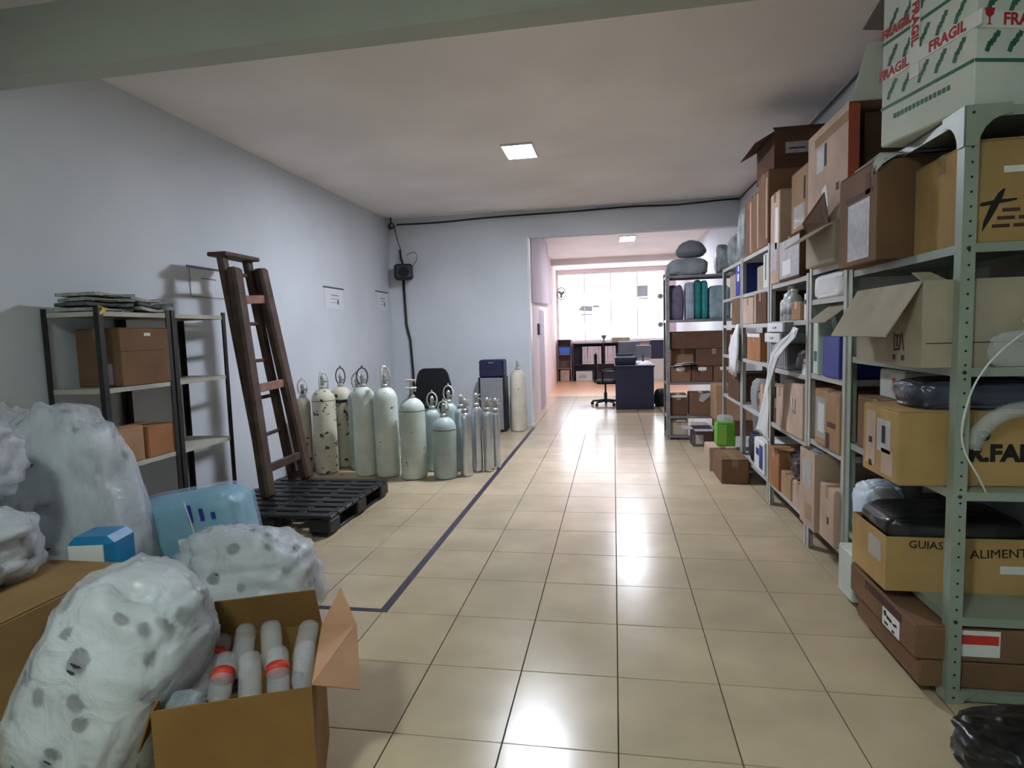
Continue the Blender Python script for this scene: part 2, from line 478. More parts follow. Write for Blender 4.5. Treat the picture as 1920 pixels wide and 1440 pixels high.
def sup(v, e): return math.copysign(abs(v) ** e, v)
def bag(label, loc, size, seed, m, rz=0.0, tilt=(0, 0), caps=0, capm=None, e=0.62, rough=1.0, name='plastic_bag', cat='bag', group=None, neck=None, n1=64, n2=44, pear=0.0, flat=0.9, capr=0.02):
    """a slack filled bag; loc = centre of the base"""
    sx, sy, sz = size
    so = Vector((seed * 3.17, seed * 1.31, seed * 7.7))
    vs = []; fs = []
    for i in range(n2 + 1):
        ph = -PI / 2 + PI * i / n2
        for j in range(n1):
            th = 2 * PI * j / n1
            c = math.cos(ph)
            p = Vector((sup(c, e) * sup(math.cos(th), e) * .5, sup(c, e) * sup(math.sin(th), e) * .5, sup(math.sin(ph), e) * .5))
            d = Vector((math.cos(ph) * math.cos(th), math.cos(ph) * math.sin(th), math.sin(ph)))
            k = 1 + rough * (0.13 * noise.noise(d * 1.6 + so) + 0.07 * noise.noise(d * 3.7 + so) + 0.03 * noise.noise(d * 8 + so)
                             - 0.10 * (1 - abs(noise.noise(d * 2.6 + so * 2))) ** 10 - 0.035 * (1 - abs(noise.noise(d * 6.5 + so))) ** 7
                             + 0.012 * noise.noise(d * 17 + so))
            p *= k
            p.z = max(p.z, -0.5 * flat)
            if pear: 
                q = 1 - pear * (p.z + 0.5)
                p.x *= q; p.y *= q
            p = Vector((p.x * sx, p.y * sy, p.z * sz))
            vs.append(p)
    for i in range(n2):
        for j in range(n1):
            fs.append((i * n1 + j, i * n1 + (j + 1) % n1, (i + 1) * n1 + (j + 1) % n1, (i + 1) * n1 + j))
    Mt = Matrix.Rotation(tilt[0], 4, 'X') @ Matrix.Rotation(tilt[1], 4, 'Y')
    vs = [Mt @ v for v in vs]
    zmin = min(v.z for v in vs)
    # settle: the underside is pressed flat
    vs = [Vector((v.x, v.y, max(v.z - zmin, 0.05 * sz) - 0.05 * sz)) for v in vs]
    t = thing(name, label, cat, loc, rz, group)
    mb = MB(); mb.add(vs, fs)
    o = mb.build('bag_film', m, t, smooth=True)
    if caps:
        cz = Vector((0, 0, sz * .45))
        ins = [cz + (v - cz) * (0.934 + 0.006 * noise.noise(Vector(v) * 16 + so)) for v in vs]
        MB().add([(v.x, v.y, max(v.z, .012)) for v in ins], fs).build('contents', M_FILL, t, smooth=True)
    if caps:
        rnd = random.Random(seed)
        cme = MB().lathe([(capr * .95, -0.002), (capr, 0), (capr * .85, 0.002)], 10).mesh('bottle_cap', capm or M_CAP, True)
        me = o.data
        polys = [p for p in me.polygons if p.normal.z > -0.3 and p.center.z > 0.08 * sz]
        cum = []; tot = 0.0
        for p in polys:
            tot += p.area; cum.append(tot)
        for cnt in range(caps * 3):
            p = polys[min(bisect.bisect(cum, rnd.random() * tot), len(polys) - 1)]
            c = bpy.data.objects.new('bottle_cap', cme)
            COL.objects.link(c); c.parent = t
            c.rotation_mode = 'QUATERNION'
            c.rotation_quaternion = (p.normal * .8 + (p.center - cz).normalized()).normalized().to_track_quat('Z', 'Y')
            c.location = cz + (p.center - cz) * 0.950
            s = 0.8 + rnd.random() * 0.8
            c.scale = (s, s, 1)
    if neck:
        nx, ny, nz, nl = neck
        MB().tube([(nx, ny, nz - 0.03), (nx, ny, nz + 0.01), (nx + .01, ny, nz + nl * .5), (nx + .03, ny + .01, nz + nl)], [0.05, 0.018, 0.03, 0.05], 10).build('tied_neck', m, t, smooth=True)
    return t

def drape(label, rows, m, name, cat, t=0.003, wr=0.012, seed=1, group=None):
    """hanging sheet from rows of (left point, right point)"""
    nc = 10; vs = []
    for i, (a, b) in enumerate(rows):
        a = Vector(a); b = Vector(b)
        for j in range(nc + 1):
            f = j / nc
            p = a.lerp(b, f)
            p += Vector((noise.noise(Vector((f * 6, i * .7, seed))) * wr, noise.noise(Vector((f * 6, i * .7, seed + 9))) * wr, noise.noise(Vector((f * 5, i, seed + 5))) * wr * .5))
            vs.append(p)
    k = len(vs); fs = []
    w = nc + 1
    off = Vector((t, 0, 0))
    vs2 = [v + off for v in vs]
    for i in range(len(rows) - 1):
        for j in range(nc):
            q = (i * w + j, i * w + j + 1, (i + 1) * w + j + 1, (i + 1) * w + j)
            fs.append(q); fs.append(tuple(k + x for x in reversed(q)))
    border = [j for j in range(w)] + [i * w + nc for i in range(1, len(rows))] + [(len(rows) - 1) * w + j for j in range(nc - 1, -1, -1)] + [i * w for i in range(len(rows) - 2, 0, -1)]
    for i in range(len(border)):
        a, b = border[i], border[(i + 1) % len(border)]
        fs.append((b, a, k + a, k + b))
    mb = MB(); mb.add(vs + vs2, fs)
    o = mb.build(name, m, smooth=True)
    return tag(o, label, cat, group)

def rack(label, x0, x1, y0, y1, zs, top, m, pm=None, pw=0.04, group=None, holes=('nf',), gusset=False, name='shelving_unit', lip=0.032):
    """bolted steel shelving: four angle posts, trays with folded lips, gussets"""
    t = thing(name, label, 'shelving', ((x0 + x1) / 2, (y0 + y1) / 2, 0), 0, group)
    w, d = x1 - x0, y1 - y0
    pm = pm or m
    T = 0.004
    for sx in (-1, 1):
        for sy in (-1, 1):
            cx, cy = sx * w / 2, sy * d / 2
            b = MB()
            b.box(min(cx, cx - sx * pw), max(cx, cx - sx * pw), min(cy, cy - sy * T), max(cy, cy - sy * T), 0.0, top)
            b.box(min(cx, cx - sx * T), max(cx, cx - sx * T), min(cy - sy * T, cy - sy * pw), max(cy - sy * T, cy - sy * pw), 0.0, top)
            post = b.build('post', pm, t)
            key = ('f' if sx < 0 else 'b') + ('n' if sy < 0 else 'r')
            if key in holes or 'all' in holes:
                hb = MB(); z = 0.06
                while z < top - 0.02:
                    Mx = Matrix.Translation((cx - sx * pw * .55, cy + sy * .0004, z)) @ Matrix.Rotation(PI / 2, 4, 'X')
                    hb.lathe([(0.0042, -0.0006), (0.0042, 0.0006)], 8, Mx)
                    z += 0.05
                tag(hb.build('post_holes', M_HOLE, post), kind='stuff')
    for z in zs:
        b = MB(); q = T + .001
        b.box(-w / 2 + q, w / 2 - q, -d / 2 + q, d / 2 - q, z - 0.002, z)
        b.box(-w / 2 + q, -w / 2 + q + .002, -d / 2 + q, d / 2 - q, z - lip, z - .002); b.box(w / 2 - q - .002, w / 2 - q, -d / 2 + q, d / 2 - q, z - lip, z - .002)
        b.box(-w / 2 + q, w / 2 - q, -d / 2 + q, -d / 2 + q + .002, z - lip, z - .002); b.box(-w / 2 + q, w / 2 - q, d / 2 - q - .002, d / 2 - q, z - lip, z - .002)
        s = b.build('shelf', m, t)
        bo = MB()
        for sx in (-1, 1):
            bo.lathe([(0.007, 0), (0.007, 0.004), (0.004, 0.006)], 6, Matrix.Translation((sx * (w / 2 - .022), -d / 2, z - lip / 2)) @ Matrix.Rotation(PI / 2, 4, 'X'))
        tag(bo.build('bolt', M_BLACKST, s), kind='stuff')
    if gusset:
        for z, sg in ((top - 0.001, -1), (0.05, -1)):
            pts = [(-w / 2, z), (-w / 2 + 0.14, z)]
            for k in range(6):
                a = PI / 2 * k / 5
                pts.append((-w / 2 + 0.14 - 0.1 * math.sin(a) , z + sg * (0.035 + 0.1 * (1 - math.cos(a)))))
            pts.append((-w / 2, z + sg * 0.135 if z > .2 else max(0, z + sg * .045)))
            if z < .2: pts = [(-w / 2, z), (-w / 2 + .1, z), (-w / 2 + .045, 0.0), (-w / 2, 0.0)]
            MB().plate([(p[0], -d / 2 - .003, p[1]) for p in pts], 0.004).build('gusset', m, t)
            MB().plate([(-w / 2 - .003, -d / 2 + (p[0] + w / 2), p[1]) for p in pts], 0.004).build('gusset', m, t)
    return t

# ================================================================== THE SETTING
XL, XR, YB, ZC = -3.42, 1.76, 8.85, 3.23
TX, TY, OX, OY = 0.40, 0.4445, -0.005, 1.905
Y0T, NROW = OY - 3 * TY, 17                     # tiles laid one by one from y = 0.57 to 8.13
Y1T = Y0T + NROW * TY
floor = struct('floor', MB().box(XL - .15, XR + .15, Y0T, Y1T, -0.12, -0.006), M_GROUT)
struct('floor_entrance', MB().box(XL - .15, XR + .15, -3.2, Y0T, -0.12, 0.0), M_TILEG)
struct('floor_passage', MB().box(XL - .15, XR + .15, Y1T, 13.0, -0.12, 0.0), M_TILEG)
struct('floor_office', MB().box(XL - .15, XR + .15, 13.0, 17.9, -0.12, 0.0), mat('peach_floor', (226, 176, 138), rough=0.28, var=0.06, scale=2))
tile_me = MB().bbox(-TX / 2 + .0022, TX / 2 - .0022, -TY / 2 + .0022, TY / 2 - .0022, -0.0065, 0.0, 0.0012).mesh('tile', M_TILE)
for r in range(NROW):
    for c in range(-9, 5):
        x = OX + (c + .5) * TX
        if x - TX / 2 < XL - .1 or x + TX / 2 > XR + .3: continue
        o = bpy.data.objects.new('tile', tile_me)
        COL.objects.link(o); o.parent = floor
        o.location = (x, Y0T + (r + .5) * TY, random.uniform(-.0004, .0))
        o.rotation_euler = (random.uniform(-.0008, .0008), random.uniform(-.0008, .0008), 0)

struct('wall_left', MB().box(XL - .15, XL, -3.2, YB + .15, 0, ZC), M_WALL)
struct('wall_right', MB().box(XR, XR + .15, -3.2, 17.75, 0, ZC), M_WALL)
struct('wall_back', MB().box(XL, -1.25, YB, YB + .15, 0, ZC).box(-1.25, XR, YB, YB + .15, 2.83, ZC), M_WALL)
struct('wall_front', MB().box(XL - .15, XR + .15, -3.35, -3.2, 0, ZC), M_WALL)
struct('ceiling', MB().box(XL - .15, XR + .15, -3.35, 17.9, ZC, ZC + .12), M_CEIL)
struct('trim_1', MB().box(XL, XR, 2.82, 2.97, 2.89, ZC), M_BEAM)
struct('trim_2', MB().box(-1.6, XR, 15.1, 15.3, 3.10, ZC), M_CEIL)
wl = MB(); wl.add([(-1.25, YB + .15, 0), (-1.66, 17.6, 0), (-1.86, 17.6, 0), (-1.45, YB + .15, 0), (-1.25, YB + .15, ZC), (-1.66, 17.6, ZC), (-1.86, 17.6, ZC), (-1.45, YB + .15, ZC)],
       [(0, 1, 2, 3), (7, 6, 5, 4), (4, 5, 1, 0), (5, 6, 2, 1), (6, 7, 3, 2), (7, 4, 0, 3)])
struct('wall_office_left', wl, M_WALL_O)
struct('wall_office_back', MB().box(-1.9, 1.91, 17.6, 17.75, 0, 1.12).box(-1.9, 1.91, 17.6, 17.75, 3.13, ZC).box(-1.9, -1.64, 17.6, 17.75, 1.12, 3.13).box(1.5, 1.91, 17.6, 17.75, 1.12, 3.13), M_WALL_O)

# window of the office: frame, mullions, panes
M_FRAME = mat('white_window_frame', (235, 228, 228), rough=0.4)
win = struct('window_1', MB().box(-1.64, 1.5, 17.62, 17.70, 1.12, 1.17).box(-1.64, 1.5, 17.62, 17.70, 3.08, 3.13).box(-1.64, -1.59, 17.62, 17.70, 1.17, 3.08).box(1.45, 1.5, 17.62, 17.70, 1.17, 3.08), M_FRAME)
M_GLASS = film('window_glass', (235, 240, 245), alpha=0.06, rough=0.02, bump=0.0, translucent=0.0)
for i in range(4):
    a = -1.59 + i * 0.76
    MB().box(a + .02, a + .74, 17.655, 17.660, 1.17, 3.08).build('pane', M_GLASS, win)
    if i: MB().box(a - .015, a + .015, 17.635, 17.685, 1.17, 3.08).build('mullion', M_FRAME, win)
MB().box(-1.70, 1.55, 17.50, 17.60, 1.08, 1.12).build('window_sill', M_FRAME, win)

# bulkhead, door and switch on the left side of the passage
M_MAUVE = paint('mauve_paint', (176, 160, 168))
bk = MB()
bk.add([(-1.21, 9.02, 1.88), (-1.36, 13.3, 2.05), (-1.62, 13.3, 2.05), (-1.5, 9.02, 1.88), (-1.21, 9.02, ZC), (-1.33, 12.4, ZC), (-1.62, 12.4, ZC), (-1.5, 9.02, ZC)],
       [(3, 2, 1, 0), (4, 5, 6, 7), (0, 1, 5, 4), (1, 2, 6, 5), (2, 3, 7, 6), (3, 0, 4, 7)])
struct('trim_3', bk, M_MAUVE)
dr = struct('door_1', MB().bbox(-1.46, -1.33, 9.95, 11.5, 0.0, 1.84, 0.01), M_MAUVE)
MB().bbox(-1.335, -1.31, 9.90, 9.98, 0, 1.87, .004).build('door_frame', M_WALL_O, dr)
MB().bbox(-1.40, -1.36, 11.47, 11.55, 0, 1.87, .004).build('door_frame', M_WALL_O, dr)
MB().bbox(-1.325, -1.27, 10.3, 10.58, 1.38, 1.58, .01).build('lock_box', M_GREYD, dr)
struct('trim_4', MB().bbox(-1.262, -1.225, YB - .02, YB + .17, 0, 2.83, .004), M_WHITEP)

# ceiling lamps
def ceiling_lamp(label, x0, x1, y0, y1, strength, col=(236, 242, 255)):
    t = thing('ceiling_lamp', label, 'lamp', ((x0 + x1) / 2, (y0 + y1) / 2, ZC), 0, 'square ceiling panels')
    w, d = x1 - x0, y1 - y0
    fr = MB()
    f = 0.014
    fr.box(-w / 2, w / 2, -d / 2, -d / 2 + f, -.02, 0).box(-w / 2, w / 2, d / 2 - f, d / 2, -.02, 0).box(-w / 2, -w / 2 + f, -d / 2 + f, d / 2 - f, -.02, 0).box(w / 2 - f, w / 2, -d / 2 + f, d / 2 - f, -.02, 0)
    fr.build('frame', M_WHITEP, t)
    MB().box(-w / 2 + f, w / 2 - f, -d / 2 + f, d / 2 - f, -.016, -.004).build('diffuser', emit('lamp_diffuser', col, strength), t)
ceiling_lamp('lit square panel lamp on the storeroom ceiling in front of the lintel', -1.05, -0.735, 5.75, 6.2, PANEL_MAIN)
ceiling_lamp('lit panel lamp on the office ceiling seen under the lintel', 0.14, 0.45, 11.8, 12.4, PANEL_OFFICE)
ceiling_lamp('added unseen fill panel on the entrance ceiling behind the viewer', -1.05, -0.735, -0.9, -0.45, PANEL_FILL, (226, 244, 232))  # unseen panel added behind the camera to brighten the near end

# ================================================================== FLOOR TAPE
tp = MB()
tp.box(-1.225, -1.18, 2.79, 8.75, 0.0, 0.0012)
ft = tp.build('floor_tape', M_TAPEP)
tag(ft, 'long purple tape stripe running along the tiles to the passage corner', 'tape')
tag(MB().box(-2.1, -1.226, 2.79, 2.825, 0.0, 0.0012).build('floor_tape', M_TAPEP), 'short purple tape stripe ending beside the open bottle carton', 'tape')

# ================================================================== RIGHT-HAND SHELVING
XS0, XS1 = 1.20, 1.66
rack('green-grey steel shelving unit nearest the viewer with bolt holes', XS0, XS1, 2.33, 3.33, [.04, .33, .80, 1.25, 1.685, 2.14], 2.15, M_STEEL_G, holes=('fn', 'bn', 'fr'), gusset=True, pw=0.045)
rack('narrow steel shelving unit just behind the green-grey unit', XS0, XS1, 3.36, 3.96, [.19, .71, 1.12, 1.57, 1.75], 1.76, M_STEEL, holes=('fn',))
rack('steel shelving unit behind the hanging white plastic sheet', XS0, XS1, 3.98, 4.90, [.19, .67, 1.10, 1.45, 1.73], 1.74, M_STEEL, holes=('fn',))
rack('tall steel shelving unit carrying the upright cartons near the ceiling', XS0, XS1, 4.93, 5.93, [.19, .68, 1.12, 1.44, 1.72, 2.05], 2.06, M_STEEL, holes=('fn',))
rack('farthest steel shelving unit on the right wall holding the blue box', XS0, XS1, 5.95, 6.93, [.19, .68, 1.12, 1.44, 1.72, 2.05], 2.06, M_STEEL, holes=('fn',))

# ---- unit A, bottom shelf
carton('flat brown carton at the very bottom of the green-grey unit', 1.12, 1.62, 2.36, 2.93, .04, .15, BRN, seam='y', tape=False)
t = carton('brown carton with a white address label and red-white sticker, bottom of green-grey unit', 1.10, 1.62, 2.35, 2.97, .152, .285, BRN, seam='y', tape=False,
           lab=[('-x', .18, -.18, .15, .075, M_TAPEW), ('-y', -.12, .05, .17, .10, M_TAPEW), ('-y', -.12, .16, .16, .035, M_RED, 'red_band', .002), ('-x', .05, .25, .34, .035, M_INKB, 'print_band')],
           )
for q in ((.10, -.05, .02, .02, .5), (.16, -.12, .045, .012, -.1), (.24, -.14, .03, .01, .2), (.12, -.34, .03, .009, 0), (.22, -.38, .02, .009, .1)): patch(t, '-x', .52, .62, .133, q[0], q[1], q[2], q[3], M_INK, 'ink_stroke', .0026, q[4])
carton('narrow white carton at the far end of the bottom shelf of the green-grey unit', 1.14, 1.45, 3.06, 3.24, .04, .285, M_CWHITE, tape=False)
# ---- shelf 1
t = carton('open carton lettered GUIAS and ALIMENTA lined with a black bag', 1.075, 1.625, 2.55, 2.89, .33, .555, YEL, top='open',
           lab=[('-y', .33, -.05, .085, .032, M_TAPEW), ('-x', .2, .15, .12, .09, M_CLEAR, 'clear_tape')],
           txt=[('-y', -.235, .36, 'GUIAS', .045, M_INK, 0.0, -.03), ('-y', .27, .24, 'ALIMENTA', .05, M_INK, 0.0, .06)])
# black liner folding over the rim
bag('crumpled black liner bag swelling out of the GUIAS carton', (1.35, 2.72, .336), (.53, .32, .33), 21, M_BLACKBAG, e=.30, rough=.22, name='bin_liner', flat=.9)
bag('blue and white plastic packet behind the GUIAS carton', (1.26, 3.07, .33), (.2, .2, .36), 31, mat('blue_white_film', (150, 176, 214), rough=.3, var=.5, scale=9, hue=(226, 230, 238)), e=.5, rough=.8, name='packet', cat='packet')
t = bag('dark grey sack with a pale printed patch behind the GUIAS carton', (1.48, 3.06, .33), (.32, .24, .44), 33, M_GREYD, e=.5, rough=.6, name='sack', cat='sack')
patch(t, '-y', .32, .26, .44, -.15, .28, .1, .07, M_LABG)
# ---- shelf 2
t = carton('carton with handling symbols and lettering R.FAR on its near end', 1.05, 1.625, 2.41, 2.73, .80, 1.085, YEL, seam='y', tape=True,
           lab=[('-x', -.25, .02, .09, .22, M_CARD[2], 'print_panel'), ('-x', .12, .10, .12, .13, M_LABG, 'symbol_panel'), ('-x', .12, .12, .03, .07, M_INK, 'arrow_mark', .002), ('-x', -.25, -.02, .03, .025, M_INK, 'arrow_mark', .002),
                ('-x', -.25, -.36, .025, .025, M_INK, 'arrow_mark', .002), ('-x', .22, -.25, .10, .10, M_CARD[2], 'print_panel')],
           txt=[('-y', -.01, .12, 'P', .085, M_INK, .004), ('-y', .10, -.06, 'R.FAR', .085, M_INK, .004)])
bag('dark blue plastic-wrapped pack lying on the symbol carton', (1.36, 2.57, 1.085), (.46, .27, .125), 41, mat('dark_blue_film', (70, 74, 94), rough=.25, var=.3, scale=6, bump=.5, bscale=20), e=.4, rough=.5, name='wrapped_pack', cat='packet')
carton('plain brown carton behind the symbol carton on the third shelf', 1.21, 1.6, 2.80, 3.22, .80, 1.06, BRN)
# ---- shelf 3
t = carton('large open carton with a wide pale flap hanging towards the aisle', 1.10, 1.63, 2.37, 2.95, 1.25, 1.565, GRY, top='open', flaps={'-x': (150, .23), '+x': (0, .1)},
           lab=[('-y', .0, -.22, .50, .004, M_INKB, 'crease')],
           )
for q in ((.30, -.20, .010, .07, .1), (.34, -.13, .03, .008, 0), (.34, -.30, .05, .009, .1), (.38, -.21, .008, .06, -.2), (.42, -.20, .008, .07, .25), (.34, -.20, .009, .045, 0), (.42, -.40, .02, .02, 0), (.30, -.40, .02, .02, 0)): patch(t, '-x', .53, .58, .315, q[0] - .16, q[1], q[2], q[3], M_INKB, 'ink_stroke', .0012, q[4])
MB().plate([(-.262, -.287, .31), (-.18, -.287, .31), (-.20, -.20, .35), (-.262, -.20, .35)], .004).build('inner_flap', GRY, t)
t2 = carton('white medicine carton with a red mark under the pale-flap carton', 1.28, 1.45, 3.00, 3.25, .80 + .262, 1.20, M_CWHITE, tape=False, lab=[('-x', .1, .0, .03, .06, M_RED, 'red_mark')])
t2.location = (1.365, 3.02, 1.06)
# ---- shelf 4
t = carton('big brown carton with a large printed sheet taped to its aisle side', 1.11, 1.63, 2.79, 3.22, 1.685, 2.115, BRN, seam='y',
           lab=[('-x', .05, -.14, .24, .26, M_LABG), ('-x', .05, .22, .30, .02, M_INKB, 'print_band'), ('-x', .28, .3, .05, .09, M_CARD[3], 'torn_patch'), ('-x', .05, -.14, .20, .22, M_CLEAR, 'clear_tape', .0026)])
t = carton('carton printed with a slanted black cross at the near end of the green-grey unit', 1.245, 1.63, 2.37, 2.77, 1.685, 2.045, YEL, seam='x',
           lab=[('-y', -.06, .20, .14, .022, M_TAPEW, 'paper_strip')])
c, r, up, n = face_frame('-y', .385, .40, .36)
p = c + r * (-.315 * .385) + up * (-.15 * .36) + n * .0016
MB().plate([p + r * a + up * b for a, b in ((-.034, -.085), (-.030, -.05), (-.012, .0), (.012, .045), (.030, .062), (.034, .058), (.026, .03), (.010, -.005), (-.014, -.05))], .0014).build('cross_stroke', M_INK, t)
MB().plate([p + r * a + up * b for a, b in ((-.042, .004), (-.040, .016), (.01, .024), (.072, .026), (.07, .019), (.02, .012), (-.02, .006))], .0018).build('cross_stroke', M_INK, t)
for k in range(3):
    for j in range(2): patch(t, '-y', .385, .40, .36, -.17 - .04 * k + .19 * j, -.185 - .075 * k, .055 + .012 * j, .012, M_INKB, 'print_line')
drape('white plastic sheet trapped under the FRAGIL box', [((1.13, 3.1, 2.13), (1.62, 3.1, 2.13)), ((1.12, 2.80, 2.135), (1.60, 2.80, 2.132)), ((1.085, 2.775, 2.09), (1.18, 2.775, 2.115)), ((1.075, 2.77, 2.03), (1.13, 2.772, 2.09))], M_WHITEP, 'plastic_sheet', 'sheet', wr=.006, seed=4)
# ---- top: FRAGIL box
fw, fd, fh = .46, .46, .66
th = math.radians(14)
cn = Vector((1.228, 2.345)); ctr = cn + Vector((math.cos(th), math.sin(th))) * fw / 2 + Vector((-math.sin(th), math.cos(th))) * fd / 2
t = carton('white and green FRAGIL box on top of the green-grey unit', ctr.x - fw / 2, ctr.x + fw / 2, ctr.y - fd / 2, ctr.y + fd / 2, 2.151, 2.151 + fh, M_CWHITE, rz=th, tapem=M_TAPEW)
L = []
for f in ('-x', '-y'):
    for v in (-.27, .12): patch(t, f, fw, fd, fh, 0, v, .458, .012, M_INKG, 'green_line')
    for v0 in (-.17, .03, .24):
        for k in range(5):
            for j in range(4):      # unreadable slanted green word
                patch(t, f, fw, fd, fh, -.36 + .18 * k + (j - 1.5) * .024, v0 + (j - 1.5) * .022, .016, (.034, .020, .028, .018)[j], M_INKG, 'green_mark', .0012, -.35)
patch(t, '-x', fw, fd, fh, -.10, .12, .05, .40, M_TAPEW, 'fragile_tape', .0022)
patch(t, '-x', fw, fd, fh, .08, -.07, .44, .05, M_TAPEW, 'fragile_tape', .003)
patch(t, '-y', fw, fd, fh, .0, -.07, .45, .055, M_TAPEW, 'fragile_tape', .003)
def ftext(f, u, v, s, size=.052, rot=0, off=.0036):
    c, r, up, n = face_frame(f, fw, fd, fh)
    p = c + r * (u * (fd if f[1] == 'x' else fw)) + up * (v * fh) + n * off
    r2 = r * math.cos(rot) + up * math.sin(rot); u2 = up * math.cos(rot) - r * math.sin(rot)
    text_on(s, size, M_INKR, t, p, r2, u2, .0018)
ftext('-x', .24, -.07, 'FRAGIL'); ftext('-x', -.34, -.07, 'FRAGIL')
ftext('-x', -.10, .12, 'FRAGIL', .05, -PI / 2); ftext('-x', -.32, .17, 'FRAGIL', .05)
ftext('-y', -.10, -.07, 'FRAGIL', .055)
for k in range(14): patch(t, '-x', fw, fd, fh, -.32 + .045 * k, -.345, .014, .018, M_INKG, 'small_print')
gl = MB()
c, r, up, n = face_frame('-y', fw, fd, fh)
p = c + r * (-.40 * fw) + up * (-.06 * fh) + n * .0036
gl.plate([p + r * a + up * b for a, b in ((-.018, .03), (-.014, .008), (-.003, 0), (-.003, -.02), (-.012, -.024), (.012, -.024), (.003, -.02), (.003, 0), (.014, .008), (.018, .03))], .0012)
gl.build('glass_symbol', M_INKR, t)
MB().plate([(fw / 2 - .01, fd / 2, fh - .03), (-fw / 2 + .01, fd / 2, fh - .03), (-fw / 2 + .03, fd / 2 + .17, fh - .10), (fw / 2 - .03, fd / 2 + .17, fh - .10)], .005).build('flap', mat('mauve_grey_card', (128, 116, 116), rough=.8), t)

# loose things hanging at the near end
def arc(pts, n=16):
    """smooth curve through points"""
    P = [Vector(p) for p in pts]; out = []
    for i in range(len(P) - 1):
        p0 = P[max(i - 1, 0)]; p1 = P[i]; p2 = P[i + 1]; p3 = P[min(i + 2, len(P) - 1)]
        for k in range(n):
            t_ = k / n
            out.append(0.5 * ((2 * p1) + (p2 - p0) * t_ + (2 * p0 - 5 * p1 + 4 * p2 - p3) * t_ ** 2 + (3 * p1 - p0 - 3 * p2 + p3) * t_ ** 3))
    out.append(P[-1]); return out
hp = arc([(1.272, 2.365, .955), (1.285, 2.36, 1.0), (1.33, 2.355, 1.06), (1.40, 2.35, 1.095), (1.5, 2.35, 1.10), (1.58, 2.355, 1.05), (1.6, 2.36, .98), (1.6, 2.365, .83)], 10)
hose = MB().tube(hp, [.026 + .0035 * (i % 2) for i in range(len(hp))], 12).build('hose', M_CLEAR, smooth=True)
tag(hose, 'clear ribbed hose arching in front of the R.FAR carton', 'hose')
wire = MB().tube(arc([(1.62, 2.31, 1.24), (1.46, 2.305, 1.385), (1.35, 2.30, 1.34), (1.25, 2.295, 1.22), (1.205, 2.29, 1.08), (1.21, 2.295, .97), (1.265, 2.30, .86), (1.3, 2.32, .805)]), .0035, 6).build('plastic_tubing', M_WHITEP, smooth=True)
tag(wire, 'thin pale tubing looping past the nearest shelf post', 'tubing')
bag('crinkled clear packet sitting low on the pale-flap carton end', (1.43, 2.345, 1.252), (.26, .03, .14), 51, M_CLEAR, e=.6, rough=.7, name='packet', cat='packet')
tag(MB().bbox(-.06, .06, -.012, .012, -.02, .02, .01).build('plastic_scoop', M_WHITEP, loc=(1.46, 2.33, 1.405), rot=(0, .25, 0)), 'white plastic piece at the right edge before the pale-flap carton', 'plastic piece')
# ---- black bag on the floor at the near end
bag('black rubbish bag on the floor below the nearest shelf', (1.315, 1.94, .0), (.56, .38, .19), 61, M_BLACKBAG, e=.7, rough=.8, name='rubbish_bag')

# ---- unit B
carton('tan carton on the lowest shelf of the narrow unit', 1.17, 1.62, 3.40, 3.63, .19, .51, PAL, lab=[('-x', .1, -.1, .03, .04, M_INKB, 'arrow_mark')])
t = carton('tall open carton with crumpled grey plastic on top, narrow unit', 1.15, 1.62, 3.66, 3.93, .19, .66, PAL, top='open', lab=[('-x', .0, .2, .16, .16, M_LABG), ('-x', .1, -.3, .12, .1, M_TAPE, 'tape_patch')])
bag('crumpled grey plastic spilling from the tall open carton', (1.38, 3.795, .30), (.43, .25, .44), 71, M_BAGD, e=.5, rough=.8, name='plastic_wrap', cat='plastic')
carton('tan carton with white label and torn tape at the post of the narrow unit', 1.19, 1.62, 3.40, 3.80, .71, 1.04, TAN, seam='x', lab=[('-x', -.22, .0, .10, .17, M_TAPEW), ('-x', -.22, .0, .16, .24, M_CLEAR, 'clear_tape', .0024), ('-x', .05, -.35, .06, .09, M_INKB, 'stain'), ('-x', .2, -.06, .12, .03, M_INKB, 'hand_hole')])
t = carton('tall royal blue box on the narrow unit', 1.19, 1.55, 3.42, 3.68, 1.12, 1.35, M_CBLUE, tape=False, name='storage_box')
t = thing('ring_binder', 'pale green binder standing beside the royal blue box', 'binder', (1.33, 3.80, 1.12))
MB().bbox(-.14, .14, -.045, .045, 0, .32, .006).build('cover', mat('mint_binder', (196, 214, 204), rough=.5), t); MB().bbox(-.1415, -.139, -.025, .025, .08, .14, .0008).build('spine_label', M_INKG, t)
carton('green carton with raised lid behind the binder on the narrow unit', 1.25, 1.60, 3.40, 3.72, 1.352, 1.535, mat('dark_green_box', (62, 84, 74), rough=.7), top='open', name='storage_box')
add_flap(bpy.data.objects['storage_box.001'], '-x', .35, .32, .183, 128, .17, GRY)
t = bag('plastic-wrapped white linen bundle on the upper shelf of the narrow unit', (1.41, 3.66, 1.57), (.44, .52, .16), 81, M_WHITEP, e=.35, rough=.35, name='linen_bundle', cat='bundle')
t = carton('pale carton with lifted flaps under the big open-ended box', 1.14, 1.66, 3.38, 3.84, 1.75, 1.955, GRY, seam='y', tape=False)
MB().plate([(-.265, -.22, .20), (-.265, .22, .20), (-.40, .16, .115), (-.40, -.20, .115)], .004).build('loose_flap', GRY, t)
MB().plate([(-.262, .20, .203), (-.262, -.16, .206), (-.30, -.20, .36), (-.30, .16, .26)], .004).build('loose_flap', DRK, t)
